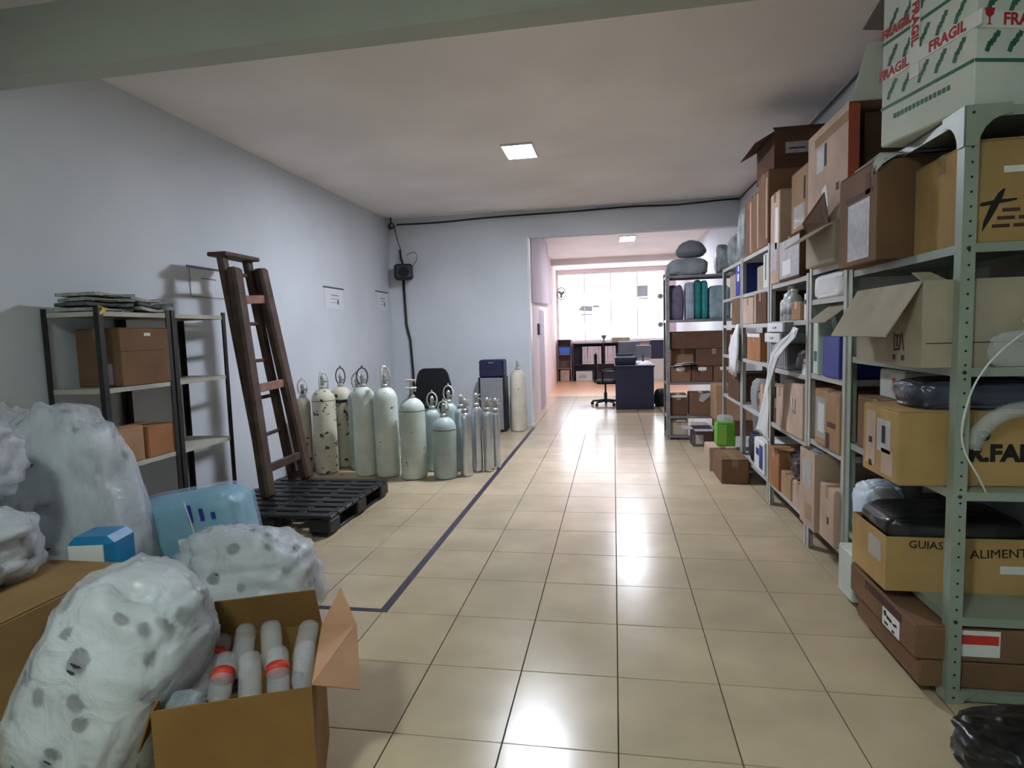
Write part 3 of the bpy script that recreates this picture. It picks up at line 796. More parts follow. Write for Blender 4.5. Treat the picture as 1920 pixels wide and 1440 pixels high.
# ---- big carton lying on its side, open to the viewer
bw, bd, bh = .56, .62, .56
t = thing('carton', 'big pink-tan box lying open towards the viewer near the ceiling', 'box', (1.45, 3.60, 1.962))
b = MB(); T = .006
b.box(-bw / 2, bw / 2, -bd / 2, bd / 2, 0, T).box(-bw / 2, bw / 2, -bd / 2, bd / 2, bh - T, bh).box(-bw / 2, -bw / 2 + T, -bd / 2, bd / 2, T, bh - T).box(bw / 2 - T, bw / 2, -bd / 2, bd / 2, T, bh - T).box(-bw / 2 + T, bw / 2 - T, bd / 2 - T, bd / 2, T, bh - T)
b.build('body', PAL, t)
MB().plate([(-bw / 2 + .01, -bd / 2, bh), (bw / 2 - .01, -bd / 2, bh), (bw / 2 - .02, -bd / 2 - .16, bh + .20), (-bw / 2 + .02, -bd / 2 - .16, bh + .20)], .005).build('flap', M_CWHITE, t)
MB().plate([(-bw / 2, -bd / 2, .01), (-bw / 2, -bd / 2, bh - .01), (-bw / 2 + .045, -bd / 2 - .02, bh - .02), (-bw / 2 + .045, -bd / 2 - .02, .02)], .005).build('flap', mat('rust_red_card', (150, 66, 46), rough=.8), t)
MB().plate([(-bw / 2 + .12, -bd / 2 + .12, bh - .02), (bw / 2 - .06, -bd / 2 + .12, bh - .02), (bw / 2 - .06, -bd / 2 + .2, .2), (-bw / 2 + .14, -bd / 2 + .2, .2)], .005).build('inner_flap', DRK, t)
for a in (('-x', -.15, .18, .12, .13, M_LABG), ('-x', -.02, -.22, .07, .13, M_TAPEW, 'label_sheet', .0012, .3), ('-x', -.02, .20, .03, .12, M_INK, 'hand_hole'), ('-x', .28, -.18, .04, .04, M_INKB, 'hand_hole'), ('-x', .1, .38, .5, .05, M_TAPE, 'tape')): patch(t, a[0], bw, bd, bh, *a[1:])

# ---- unit C
carton('orange-brown carton at the far end of the lowest shelf behind the white sheet', 1.19, 1.6, 4.58, 4.86, .19, .49, ORG)
carton('small tan carton low beside the orange-brown carton', 1.20, 1.55, 4.30, 4.55, .19, .36, TAN)
bag('black bag lying over the small tan carton', (1.40, 4.28, .365), (.40, .40, .22), 91, M_BLACKBAG, e=.6, name='rubbish_bag')
carton('pale carton on the lowest shelf behind the hanging white sheet', 1.2, 1.58, 4.03, 4.27, .19, .36, PAL)
t = carton('square carton with ink scribbles behind the hanging white sheet', 1.19, 1.62, 4.03, 4.46, .67, 1.03, PAL, seam='x', tape=False)
for k in range(4): patch(t, '-x', .43, .43, .36, -.05 + .06 * k, .12 - .05 * (k % 2), .012, .10, M_GREYD if k % 2 else M_TAPEW, 'ink_stroke', .0012, .5 - .2 * k)
carton('pale pink carton beside the scribbled carton', 1.20, 1.58, 4.52, 4.70, .67, .97, PAL)
carton('small dark carton above the orange-brown carton', 1.22, 1.55, 4.72, 4.86, .67, .86, DRK)
# dark cloth bundle on scribbled box, bin, drawers
bag('dark grey cloth bundle on the shelf above the scribbled carton', (1.42, 4.2, 1.10), (.40, .36, .19), 95, M_GREYD, e=.5, rough=.5, name='cloth_bundle', cat='bundle')
t = thing('storage_bin', 'grey ribbed storage bin under the two flat grey drawers', 'bin', (1.40, 4.64, 1.10))
b = MB(); b.bbox(-.20, .20, -.21, .21, 0, .185, .008)
b.build('body', M_GREYP, t)
for k in range(7): MB().bbox(-.206, -.199, -.18 + .055 * k, -.15 + .055 * k, .03, .155, .002).build('rib', M_LABG, t)
MB().bbox(-.212, .212, -.222, .222, .185, .197, .004).build('lid', M_GREYP, t)
for k in range(2):
    t = thing('flat_drawer', ['lower', 'upper'][k] + ' of the two flat grey drawers with white fronts', 'drawer', (1.36 + .02 * k, 4.50 - .0 * k, 1.298 + .073 * k), 0, 'flat grey drawers')
    MB().bbox(-.23, .24, -.2, .2, 0, .07, .004).build('body', M_GREYP, t)
    MB().bbox(-.245, -.23, -.2, .2, .002, .068, .004).build('front', M_WHITEP, t)
    MB().bbox(-.252, -.245, -.04, .04, .028, .042, .002).build('handle', M_LABG, t)
t = thing('notice_card', 'small white card leaning on the dark cloth bundle', 'card', (1.205, 4.06, 1.10))
MB().plate([(0, -.045, 0), (0, .045, 0), (.01, .045, .10), (.01, -.045, .10)], .003).build('sheet', M_TAPEW, t)
MB().plate([(-.0, -.03, .07), (-.0, .03, .07), (.001, .03, .078), (.001, -.03, .078)], .002).build('print_line', M_GREYD, t)
# 1.45 shelf: bottles, carton, upright boxes
def bottle(label, x, y, z, r, h, m, capm, group=None):
    t = thing('bottle', label, 'bottle', (x, y, z), 0, group)
    MB().lathe([(r * .9, 0), (r, .006), (r, h * .68), (r * .8, h * .78), (r * .42, h * .84), (r * .42, h * .9)], 14).build('body', m, t, smooth=True)
    MB().lathe([(r * .5, h * .89), (r * .5, h), (r * .4, h * 1.005)], 12).build('cap', capm, t, smooth=True)
    MB().lathe([(r * 1.01, h * .2), (r * 1.01, h * .55)], 14).build('wrap_label', M_LABG, t, smooth=True)
M_CLEARW = mat('cloudy_plastic', (196, 200, 202), rough=.3)
for k in range(3):
    bottle(['nearest', 'middle', 'farthest'][k] + ' cloudy white bottle beside the small tan box, upper shelf behind the white sheet', 1.25 + .01 * k, 4.44 + .125 * k, 1.45, .05, [.22, .25, .20][k], M_CLEARW, M_WHITEP, 'cloudy bottles on the upper shelf')
carton('small tan box between the cloudy bottles and the white folders', 1.21, 1.5, 4.17, 4.37, 1.45, 1.575, TAN)
for k in range(2):
    t = thing('document_box', ['thin white document box next to the shelf post', 'thicker white document box beside the small tan box'][k], 'box', (1.36, [4.03, 4.10][k], 1.45), 0, 'white document boxes')
    MB().bbox(-.14, .14, -.028, .028, 0, [.24, .17][k], .004).build('body', M_WHITEP, t)
    MB().bbox(-.142, -.1395, -.012, .012, .10, .13, .0008).build('finger_hole', M_INK, t)
# C top
t = carton('dark brown carton with a pale taped side, on top near the shelf post', 1.19, 1.62, 4.13, 4.60, 1.73, 2.025, DRK, seam='x', lab=[('-x', 0, 0, .46, .26, M_LABG, 'taped_sheet'), ('-x', -.1, -.2, .2, .1, M_TAPEW, 'label_sheet', .0028)])
t = carton('orange-tan carton with a clear window on the upper stack', 1.195, 1.60, 3.99, 4.34, 2.026, 2.42, ORG if False else TAN, seam='y', lab=[('-x', .0, -.25, .22, .14, M_CLEAR, 'clear_tape'), ('-x', .3, .15, .03, .14, M_INK, 'hand_hole')])
t = carton('tall pale box covered with tape marks next to the brown upright cartons', 1.195, 1.6, 4.63, 4.88, 1.73, 2.40, PAL, lab=[('-x', -.1, -.2, .18, .2, M_LABG), ('-x', .2, .1, .08, .3, M_TAPEW, 'paper_strip')])

# ---- unit D
for k, (y0, y1, h) in enumerate(((4.98, 5.30, .52), (5.33, 5.62, .50), (5.65, 5.91, .50))):
    carton(['first', 'second', 'third'][k] + ' upright brown carton from the viewer on the tallest unit', 1.20 + .012 * k, 1.62, y0, y1, 2.05, 2.05 + h + (.06 if k == 0 else 0), BRN, seam='x', group='upright cartons on the tall unit', lab=[('-x', .38, 0, .04, h * .9, M_CARD[2], 'pale_strip')])
t = carton('dark carton with a small printed label and drooping flap touching the ceiling corner', 1.26, 1.70, 5.05, 5.62, 2.64, 2.93, DRK, top='open', flaps={'-x': (118, .16), '-y': (-60, .12), '+x': (0, .08)}, lab=[('-y', -.12, .05, .17, .085, M_LABG), ('-y', -.12, .03, .12, .012, M_INKBL, 'print_line', .0022), ('-y', .36, .1, .012, .16, M_CLEAR, 'clear_tape')])
carton('white and green upright box near the post of the tall unit', 1.21, 1.55, 5.0, 5.16, 1.72, 2.00, M_CWHITE, tape=False, lab=[('-x', 0, .1, .03, .2, M_INKG, 'green_stripe')])
carton('pale box beside the white and green upright box', 1.24, 1.55, 5.25, 5.5, 1.72, 1.93, GRY, tape=False)
carton('brown carton with taped edge on the middle shelf of the tall unit', 1.20, 1.6, 5.02, 5.42, 1.44, 1.695, DRK, lab=[('-x', -.42, 0, .05, .24, M_CARD[2], 'pale_strip')])
carton('pale carton behind the taped brown carton on the tall unit', 1.2, 1.6, 5.47, 5.88, 1.44, 1.68, PAL)
carton('tan carton with torn top on the waist shelf of the tall unit', 1.20, 1.6, 5.22, 5.70, 1.12, 1.36, ORG, lab=[('-x', 0, .42, .46, .03, M_TAPEW, 'torn_edge')])
bag('clear bag of white plastic cups on the knee shelf of the tall unit', (1.32, 5.56, .68), (.2, .3, .30), 101, M_BAG, e=.5, rough=.6, name='cup_bag', cat='bag')
carton('pale pink carton on the knee shelf of the tall unit', 1.20, 1.55, 4.98, 5.20, .68, .94, PAL)
for k in range(4):
    t = thing('folder', 'thin folder number row beside the pale pink carton' if False else ['first', 'second', 'third', 'fourth'][k] + ' thin upright folder beside the pale pink carton', 'folder', (1.36, 5.25 + .04 * k, .68), 0, 'thin folders')
    MB().bbox(-.14, .14, -.012, .012, 0, .17 + .01 * (k % 2), .003).build('cover', [M_TAPEW, ORG, M_LABG, BRN][k], t)
    MB().bbox(-.1415, -.14, -.007, .007, .06, .12, .0005).build('spine_label', M_INKB, t)
carton('blue and white printed box on the lowest shelf of the tall unit', 1.20, 1.55, 5.05, 5.40, .19, .46, M_CWHITE, tape=False, lab=[('-x', .2, 0, .12, .2, M_CBLUE, 'blue_panel'), ('-x', -.15, .1, .1, .06, M_INKBL, 'print_band')])
bag('dark blue plastic bag on the lowest shelf of the tall unit', (1.38, 5.55, .19), (.34, .34, .36), 105, mat('blue_black_film', (32, 38, 58), rough=.3, var=.3, bump=.6, bscale=18), e=.6, name='plastic_bag')
# ---- unit E
t = carton('blue box with a white emblem on the farthest right-hand unit', 1.20, 1.55, 5.99, 6.22, 1.72, 2.02, M_CBLUE, tape=False, name='storage_box', lab=[('-x', .05, .08, .09, .07, M_TAPEW, 'emblem'), ('-x', .1, .36, .06, .05, M_TAPEW, 'emblem')])
carton('grey carton behind the blue emblem box', 1.22, 1.55, 6.3, 6.62, 1.72, 1.95, GRY)
carton('brown carton on the middle shelf of the farthest unit', 1.2, 1.58, 6.0, 6.42, 1.44, 1.70, BRN)
carton('pale carton on the waist shelf of the farthest unit', 1.2, 1.58, 6.05, 6.5, 1.12, 1.34, PAL)
carton('dark carton on the knee shelf of the farthest unit', 1.2, 1.58, 6.05, 6.6, .68, .95, DRK)
bag('grey roll of plastic standing on the farthest right-hand unit', (1.32, 6.2, 2.05), (.2, .2, .62), 111, mat('grey_green_film', (138, 144, 146), rough=.35, var=.3, scale=8, bump=.5), e=.7, rough=.5, name='plastic_roll', cat='roll')
bag('smaller grey-green bag beside the grey roll', (1.36, 6.62, 2.05), (.3, .3, .40), 113, mat('grey_green_film', (138, 144, 146)), e=.6, name='plastic_bag')

# ---- white things hanging in the aisle
drape('long white plastic sheet hanging down the shelves to the floor cartons', [
    ((1.150, 4.04, 1.40), (1.150, 4.10, 1.41)), ((1.13, 4.02, 1.34), (1.135, 4.16, 1.36)), ((1.10, 4.12, 1.27), (1.11, 4.34, 1.29)), ((1.095, 4.26, 1.20), (1.10, 4.46, 1.23)),
    ((1.09, 4.36, 1.10), (1.095, 4.52, 1.12)), ((1.09, 4.42, .98), (1.09, 4.56, 1.0)), ((1.09, 4.46, .86), (1.09, 4.62, .88)), ((1.085, 4.46, .74), (1.085, 4.70, .76)), ((1.08, 4.44, .63), (1.08, 4.76, .67)), ((1.08, 4.40, .58), (1.08, 4.80, .63))],
      M_WHITEP, 'plastic_sheet', 'sheet', wr=.03, seed=3)
drape('white plastic bag hung on the post of the tall unit', [
    ((1.17, 5.96, 1.44), (1.17, 6.02, 1.44)), ((1.16, 5.94, 1.34), (1.16, 6.12, 1.35)), ((1.15, 5.90, 1.24), (1.15, 6.25, 1.30)), ((1.15, 5.90, 1.16), (1.15, 6.30, 1.20)), ((1.14, 5.92, 1.05), (1.14, 6.22, 1.08)), ((1.14, 5.94, .94), (1.14, 6.24, .97))],
      M_WHITEP, 'plastic_bag', 'bag', wr=.02, seed=8, t=.02)

# ================================================================== METAL RACK ACROSS THE AISLE
rack('perforated metal rack facing the viewer at the end of the aisle', .65, 1.56, 7.70, 8.10, [.06, .31, .74, 1.53, 2.08], 2.13, M_STEEL_F, holes=('fn', 'bn', 'fr'), pw=.045)
M_GSACK = mat('grey_sack', (126, 132, 138), rough=.7, var=.15, scale=5, bump=.4, bscale=12)
bag('large grey sack on the left of the metal rack top', (.93, 7.88, 2.08), (.50, .34, .24), 121, M_GSACK, e=.6, rough=.6, name='sack', cat='sack')
bag('pointed grey sack heaped on the large grey sack', (.98, 7.90, 2.315), (.44, .3, .24), 122, mat('darker_grey_sack', (104, 108, 114), rough=.7), e=.95, rough=.5, name='sack', cat='sack', pear=.35)
bag('green-grey cloth bundle on the right of the metal rack top', (1.36, 7.88, 2.08), (.18, .3, .42), 123, mat('grey_green_film', (138, 144, 146)), e=.7, name='cloth_bundle', cat='bundle')
cl = [('purple-grey folded bag at the left of the clothes shelf', .77, .20, .44, (98, 88, 112)), ('light grey hanging garment beside the purple-grey bag', .955, .11, .47, (150, 156, 172)),
      ('first teal folded garment on the clothes shelf', 1.05, .075, .50, (22, 108, 108)), ('second teal folded garment on the clothes shelf', 1.13, .08, .49, (40, 128, 130)), ('grey folded shirts at the right of the clothes shelf', 1.31, .26, .42, (130, 150, 160))]
for k, (lb, x, w, h, c) in enumerate(cl):
    bag(lb, (x, 7.87, 1.53), (w * 1.08, .26, h * 1.1), 130 + k, mat('cloth_%d' % k, c, rough=.85, var=.2, scale=12, bump=.4, bscale=24), e=.4, rough=.45, name='folded_garment' if k else 'cloth_bag', cat='clothes' if k else 'bag', n1=28, n2=18)
carton('long mauve-brown carton on top of the small boxes in the metal rack', .70, 1.48, 7.73, 8.05, 1.16, 1.38, DRK, seam='y', tape=False)
for k in range(3):
    carton(['left', 'middle', 'right'][k] + ' small carton of three on the metal rack shelf', .70 + .265 * k, .955 + .265 * k, 7.72, 8.02, .74, .935, BRN if k != 1 else DRK, seam='y', group='three small cartons', lab=[('-y', 0, .35, .1, .04, M_TAPEW)])
carton('wide carton between the three small cartons and the long one', 1.02, 1.45, 7.73, 8.05, .937, 1.158, DRK, seam='y')
carton('narrow carton behind the loose papers in the metal rack', .72, 1.0, 7.80, 8.05, .937, 1.155, BRN, seam='y')
for k in range(4):
    t = thing('paper_sheet', ['lowest', 'second', 'third', 'topmost'][k] + ' loose white sheet in the metal rack above the small cartons', 'paper', (.80 + .05 * k, 7.75 - .004 * k, .946 + .012 * k), 0, 'loose sheets in the metal rack', rot=(.0, -.12 + .08 * k, .5 * k - .6))
    MB().bbox(-.10, .10, -.07, .07, 0, .004, .001).build('sheet', M_TAPEW, t)
carton('grey carton with a pale lid on the low shelf of the metal rack', .70, .91, 7.74, 8.0, .31, .58, DRK, seam='y', lab=[('-y', 0, .42, .2, .03, M_TAPEW, 'lid_edge')])
t = carton('brown carton with a hanging paper ribbon on the low shelf of the metal rack', .94, 1.22, 7.74, 8.0, .31, .60, BRN, seam='y')
MB().plate([(-.0, -.135, .27), (.12, -.135, .29), (.10, -.137, .24), (.02, -.137, .17), (-.03, -.137, .19)], .002).build('paper_ribbon', M_LABG, t)
carton('grey-brown carton on the bottom shelf of the metal rack', .70, .92, 7.74, 8.0, .06, .26, GRY, seam='y', lab=[('-y', .1, .42, .12, .03, M_TAPEW)])
carton('large tan carton standing in front of the metal rack by the wall', 1.18, 1.60, 7.27, 7.66, .31, .735, TAN, seam='y', lab=[('-y', .2, .2, .12, .02, M_TAPEW, 'paper_strip')])
carton('dark carton under the large tan carton before the metal rack', 1.20, 1.60, 7.26, 7.66, 0, .308, DRK, seam='y', tape=False)
t = carton('open grey carton with pale spread flaps on the floor before the metal rack', .92, 1.15, 7.26, 7.55, 0, .215, mat('mauve_card', (96, 80, 84), rough=.8), top='open', flaps={'-y': (95, .10), '-x': (90, .12), '+x': (96, .08), '+y': (80, .12)}, lab=[('-y', -.18, -.08, .09, .11, M_LABG, 'print_panel')])
for o in list(t.children):
    if o.name.startswith('flap'): o.data.materials[0] = M_LABG
# green box and floor cartons
t = carton('bright green box standing on the pale floor carton', 1.0, 1.175, 6.08, 6.26, .236, .47, mat('green_box', (92, 168, 44), rough=.5), tape=False, name='storage_box', lab=[('-y', -.22, 0, .08, .2, mat('light_green_print', (150, 200, 92), rough=.5), 'light_panel')])
bag('clear plastic film crumpled on top of the bright green box', (1.09, 6.17, .471), (.16, .15, .08), 141, M_CLEAR, name='plastic_wrap', cat='plastic', n1=28, n2=16)
carton('brown floor carton closest to the viewer at the shelving foot', .945, 1.185, 5.52, 5.98, 0, .225, BRN, seam='y', tape=True)
carton('pale floor carton behind the closest floor carton', .915, 1.18, 6.02, 6.35, 0, .235, PAL, seam='y')

# ================================================================== OFFICE BEYOND THE OPENING
M_NAVY = mat('navy_laminate', (34, 36, 66), rough=.4, var=.06)
t = thing('desk', 'dark navy office desk with a solid end panel beyond the opening', 'desk', (.355, 11.5, 0))
MB().bbox(-.335, .335, -.80, -.765, 0, .755, .004).build('end_panel', M_NAVY, t)
MB().bbox(-.335, .335, .765, .80, 0, .755, .004).build('end_panel', M_NAVY, t)
MB().bbox(-.03, .0, -.765, .765, .25, .755, .004).build('modesty_panel', M_NAVY, t)
MB().bbox(-.35, .35, -.82, .82, .755, .79, .006).build('desktop', M_NAVY, t)
t = thing('printer', 'black printer with open paper tray on the navy desk', 'printer', (.20, 11.0, .79))
MB().bbox(-.19, .19, -.17, .17, 0, .15, .02).build('body', M_CNAVY, t); MB().bbox(-.15, .15, .05, .07, .15, .2, .004).build('paper_tray', M_GREYD, t); MB().bbox(-.13, .13, -.175, -.17, .04, .06, .001).build('paper_slot', M_INK, t)
for k in range(4):
    t = thing('paper_sheet', ['scattered white paper nearest the desk edge', 'crumpled white paper beside the printer', 'white paper lying flat behind the printer', 'white paper hanging over the far desk side'][k], 'paper', (.52 + .04 * (k % 2), 10.85 + .22 * k, .7905 + .004 * k), .4 * k, None)
    MB().bbox(-.11, .11, -.08, .08, 0, .003 + .002 * k, .001).build('sheet', M_TAPEW, t)
def monitor(label, x, y, z, w, h, rz):
    t = thing('monitor', label, 'monitor', (x, y, z), rz)
    MB().bbox(-w / 2, w / 2, -.02, .02, .09, .09 + h, .008).build('housing', M_GREYP, t)
    MB().bbox(-w / 2 + .015, w / 2 - .015, .0195, .022, .105, .075 + h, .001).build('screen', M_CNAVY, t)
    MB().tube([(0, -.03, 0.005), (0, -.03, .16)], .018, 8).build('stand', M_GREYD, t)
    MB().lathe([(.1, 0), (.1, .01), (.03, .016)], 16, Matrix.Translation((0, -.02, 0))).build('foot', M_GREYD, t)
monitor('pale grey monitor on the navy desk with its back to the viewer', .30, 11.95, .79, .42, .32, .15)
monitor('dark monitor at the right end of the navy desk', .56, 11.6, .79, .30, .24, -.5)
# office chair
t = thing('office_chair', 'black swivel chair pushed to the navy desk', 'chair', (-.17, 11.35, 0))
MB().bbox(-.20, -.15, -.22, .22, .50, 1.0, .03).build('backrest', M_BLKFAB, t)
MB().bbox(-.17, .26, -.23, .23, .42, .49, .03).build('seat', M_BLKFAB, t)
MB().tube([(0, 0, .08), (0, 0, .25), (0, 0, .251), (0, 0, .43)], [.03, .03, .018, .018], 10).build('gas_column', M_BLACKPL, t)
MB().tube([(-.12, 0, .43), (-.2, 0, .45), (-.21, 0, .6)], .018, 8).build('back_bracket', M_BLACKPL, t)
for sy in (-1, 1): MB().tube([(-.05, sy * .25, .44), (-.05, sy * .27, .64), (.0, sy * .27, .66), (.2, sy * .27, .66)], .016, 8).build('armrest', M_BLACKPL, t)
for k in range(5):
    a = 2 * PI * k / 5 + .3
    o = MB().tube([(0, 0, .10), (.27 * math.cos(a), .27 * math.sin(a), .075)], [.028, .016], 8).build('base_arm', M_BLACKPL, t)
    MB().lathe([(.03, -.012), (.033, 0), (.03, .012)], 12, Matrix.Translation((.27 * math.cos(a), .27 * math.sin(a), .033)) @ Matrix.Rotation(PI / 2, 4, 'X')).build('caster', M_BLACKPL, o)
# low bookcases under the window
t = thing('bookcase', 'low wooden bookcase with a blue shelf front at the office window corner', 'bookcase', (-1.40, 17.15, 0))
MB().box(-.20, -.18, -.2, .2, 0, 1.2).box(.18, .20, -.2, .2, 0, 1.2).box(-.18, .18, -.2, .2, 1.18, 1.2).box(-.18, .18, -.2, .2, .36, .38).box(-.18, .18, .18, .2, .38, 1.18).box(-.18, .18, -.2, .2, .76, .78).build('carcass', mat('bookcase_wood', (146, 120, 118), rough=.6), t)
carton('blue box in the low bookcase at the office window', -1.56, -1.24, 16.98, 17.28, .78, .98, mat('sky_blue_card', (50, 120, 230), rough=.5), tape=False, name='storage_box')
carton('pink-tan carton under the low bookcase shelf', -1.53, -1.27, 16.97, 17.28, 0, .33, PAL)
t = thing('bookcase', 'long dark bookcase with binders under the office window', 'bookcase', (-.36, 17.2, 0))
MB().box(-.80, -.78, -.2, .2, 0, 1.08).box(.98, 1.0, -.2, .2, 0, 1.08).box(-.78, .98, -.2, .2, 1.06, 1.08).box(-.78, .98, -.2, .2, .46, .48).box(-.78, .98, .18, .2, 0, 1.06).box(.06, .08, -.2, .18, .48, 1.06).build('carcass', mat('bookcase_dark', (62, 54, 74), rough=.6), t)
bm_ = MB().bbox(-.035, .035, -.14, .14, 0, .50, .005)
binder_me = bm_.mesh('ring_binder', mat('binder_white', (214, 204, 214), rough=.5, rnd=.12))
hole_me = MB().lathe([(.012, 0), (.012, .002)], 10, Matrix.Translation((0, -.141, .06)) @ Matrix.Rotation(PI / 2, 4, 'X')).mesh('finger_hole', M_INK)
for k in range(13):
    x = -.86 + .078 * k if k < 7 else -.86 + .078 * k + .1
    if k >= 11: x = .05 + .09 * (k - 11) + .2
    t = thing('ring_binder', 'white ring binder, number %s of the row from the left in the dark bookcase' % ['one', 'two', 'three', 'four', 'five', 'six', 'seven', 'eight', 'nine', 'ten', 'eleven', 'twelve', 'thirteen'][k], 'binder', (x, 17.14, .48), 0, 'binders in the dark bookcase', rot=(0, .12 if k >= 11 else random.uniform(-.02, .02), 0))
    o = bpy.data.objects.new('cover', binder_me); COL.objects.link(o); o.parent = t
    o = bpy.data.objects.new('finger_hole', hole_me); COL.objects.link(o); o.parent = t
carton('cream printed carton on the floor under the binders', -1.08, -.62, 16.95, 17.32, .0, .28, M_CWHITE, lab=[('-y', -.1, 0, .2, .1, M_LABG, 'print_panel')])
t = thing('trophy', 'small cup-shaped ornament on top of the dark bookcase', 'ornament', (-.28, 17.2, 1.08))
MB().lathe([(.06, 0), (.06, .03), (.02, .04), (.02, .09), (.07, .15), (.085, .22), (.075, .22)], 14).build('cup', M_GREYP, t, smooth=True)
carton('grey box on top of the dark bookcase behind the monitor', -.05, .45, 17.05, 17.35, 1.08, 1.22, GRY)
carton('navy storage box by the window right of the desk', 1.0, 1.45, 16.95, 17.35, .60, 1.12, M_NAVY, tape=False, name='storage_box')
carton('pale box carrying the navy storage box by the window', .98, 1.47, 16.93, 17.37, 0, .598, M_CWHITE)
bag('dark office bag on the floor at the right of the desk', (.86, 11.2, 0), (.28, .3, .36), 151, M_BLKFAB, name='office_bag', rough=.5)
M_BACKLIT = film('backlit_paper', (150, 150, 156), alpha=.9, rough=.6, bump=0.0, translucent=.5)
# wall fan, notices
t = thing('wall_fan', 'grey wall fan mounted at the left end of the office window', 'fan', (-1.47, 17.3, 2.52))
MB().tube([(.12 * math.cos(a), -.1, .17 * math.sin(a)) for a in [2 * PI * k / 20 for k in range(20)]], .015, 6, closed=True).build('guard_ring', M_GREYP, t)
for k in range(3):
    a = 2 * PI * k / 3
    MB().plate([(0, -.1, 0), (.10 * math.cos(a), -.08, .13 * math.sin(a)), (.10 * math.cos(a + .9), -.11, .13 * math.sin(a + .9))], .004).build('blade', M_GREYD, t)
MB().lathe([(.05, -.05), (.06, 0), (.05, .1)], 12, Matrix.Translation((0, -.05, 0)) @ Matrix.Rotation(-PI / 2, 4, 'X')).build('motor', M_GREYP, t)
MB().tube([(0, .0, 0), (-.02, .1, -.05), (-.05, .30, -.06)], .015, 6).build('bracket', M_GREYP, t)
t = thing('window_notice', 'grey square notice stuck on the office window', 'notice', (.83, 17.645, 2.53))
MB().bbox(-.16, .16, -.004, .004, -.16, .16, .002).build('sheet', M_BACKLIT, t); MB().bbox(-.1, .16, -.006, .003, -.23, -.19, .002).build('lower_strip', M_BACKLIT, t)
t = thing('window_notice', 'two-bar grey notice stuck on the lower left of the office window', 'notice', (-.72, 17.645, 2.05))
MB().plate([(-.30, 0, -.02), (.10, 0, -.06), (.13, 0, .10), (-.20, 0, .12)], .006).build('sheet', M_BACKLIT, t); MB().plate([(.13, 0, .06), (.36, 0, .06), (.30, 0, .12), (.13, 0, .12)], .006).build('tail', M_BACKLIT, t); MB().plate([(-.22, 0, -.16), (.10, 0, -.16), (.10, 0, -.12), (-.22, 0, -.12)], .006).build('lower_strip', M_BACKLIT, t)
for k, z in enumerate((2.36, 1.55)):
    t = thing('window_sticker', ['upper', 'lower'][k] + ' round grey sticker at the right end of the office window', 'sticker', (1.34, 17.64, z), 0, 'round window stickers')
    MB().lathe([(.085, -.003), (.085, .003)], 16, Matrix.Rotation(PI / 2, 4, 'X')).build('disc', M_BACKLIT, t)
    MB().lathe([(.05, -.005), (.05, .002)], 16, Matrix.Rotation(PI / 2, 4, 'X')).build('print', M_BACKLIT, t)
# awning outside
aw = MB().add([(-2.2, 17.752, 3.16), (1.9, 17.752, 3.16), (1.9, 18.9, 2.74), (-2.2, 18.9, 2.74), (-2.2, 17.752, 3.19), (1.9, 17.752, 3.19), (1.9, 18.9, 2.77), (-2.2, 18.9, 2.77)], [(3, 2, 1, 0), (4, 5, 6, 7), (0, 1, 5, 4), (1, 2, 6, 5), (2, 3, 7, 6), (3, 0, 4, 7)])
tag(aw.build('awning', film('awning_cloth', (240, 216, 218), alpha=.9, rough=.6, bump=.05, translucent=.7)), 'pale pink awning outside above the office window', 'awning')

# ================================================================== BACK WALL FITTINGS
t = thing('loudspeaker', 'black loudspeaker box fixed in the corner above the pipe', 'loudspeaker', (-3.13, 8.68, 2.28), .35)
MB().bbox(-.14, .14, -.11, .11, 0, .23, .03).build('cabinet', M_BLACKPL, t)
MB().lathe([(.075, 0), (.08, .006), (.03, .002)], 16, Matrix.Translation((0, -.11, .11)) @ Matrix.Rotation(PI / 2, 4, 'X')).build('cone', M_BLKFAB, t)
MB().tube([(0, .06, .22), (-.03, .09, .34), (-.04, .12, .46)], .018, 8).build('bracket', M_BLACKPL, t)
tag(MB().tube([(-3.19, 8.82, 2.30), (-3.17, 8.82, 1.6), (-3.12, 8.825, 1.35), (-3.10, 8.825, .9), (-3.09, 8.825, .05)], .019, 10).build('cable_conduit', M_CABLE, smooth=True), 'black conduit running down the back wall below the loudspeaker', 'pipe')
tag(MB().tube(arc([(-3.20, 8.80, 2.74), (-3.26, 8.79, 2.95), (-3.28, 8.79, 3.12)]), .006, 6).build('cable', M_CABLE), 'thin cable between the corner camera and the loudspeaker', 'cable')
tag(MB().tube(arc([(-3.10, 8.76, 2.66), (-2.98, 8.78, 2.70), (-2.95, 8.80, 2.60), (-3.02, 8.79, 2.50)]), .004, 6).build('cable', M_CABLE), 'small loose wire loop above the loudspeaker', 'cable')
tag(MB().tube(arc([(-3.26, 8.82, 3.135), (-2.6, 8.825, 3.13), (-2.0, 8.825, 3.15), (-1.55, 8.825, 3.16), (-.6, 8.825, 3.165), (.3, 8.825, 3.18), (.9, 8.825, 3.165), (1.5, 8.825, 3.19), (1.74, 8.82, 3.19)]), .013, 8).build('cable', M_CABLE, smooth=True), 'black cable strung along the top of the back wall', 'cable')
t = thing('security_camera', 'small black camera in the ceiling corner', 'camera', (-3.31, 8.72, 3.10), .5)
MB().lathe([(.035, -.06), (.045, -.05), (.045, .05), (.03, .06)], 14, Matrix.Rotation(PI / 2, 4, 'X')).build('housing', M_BLACKPL, t, smooth=True)
MB().tube([(0, .0, .04), (0, .03, .13)], .012, 8).build('mount', M_BLACKPL, t)
MB().lathe([(.022, 0), (.02, .004)], 12, Matrix.Translation((0, -.06, 0)) @ Matrix.Rotation(PI / 2, 4, 'X')).build('lens', M_GREYP, t)
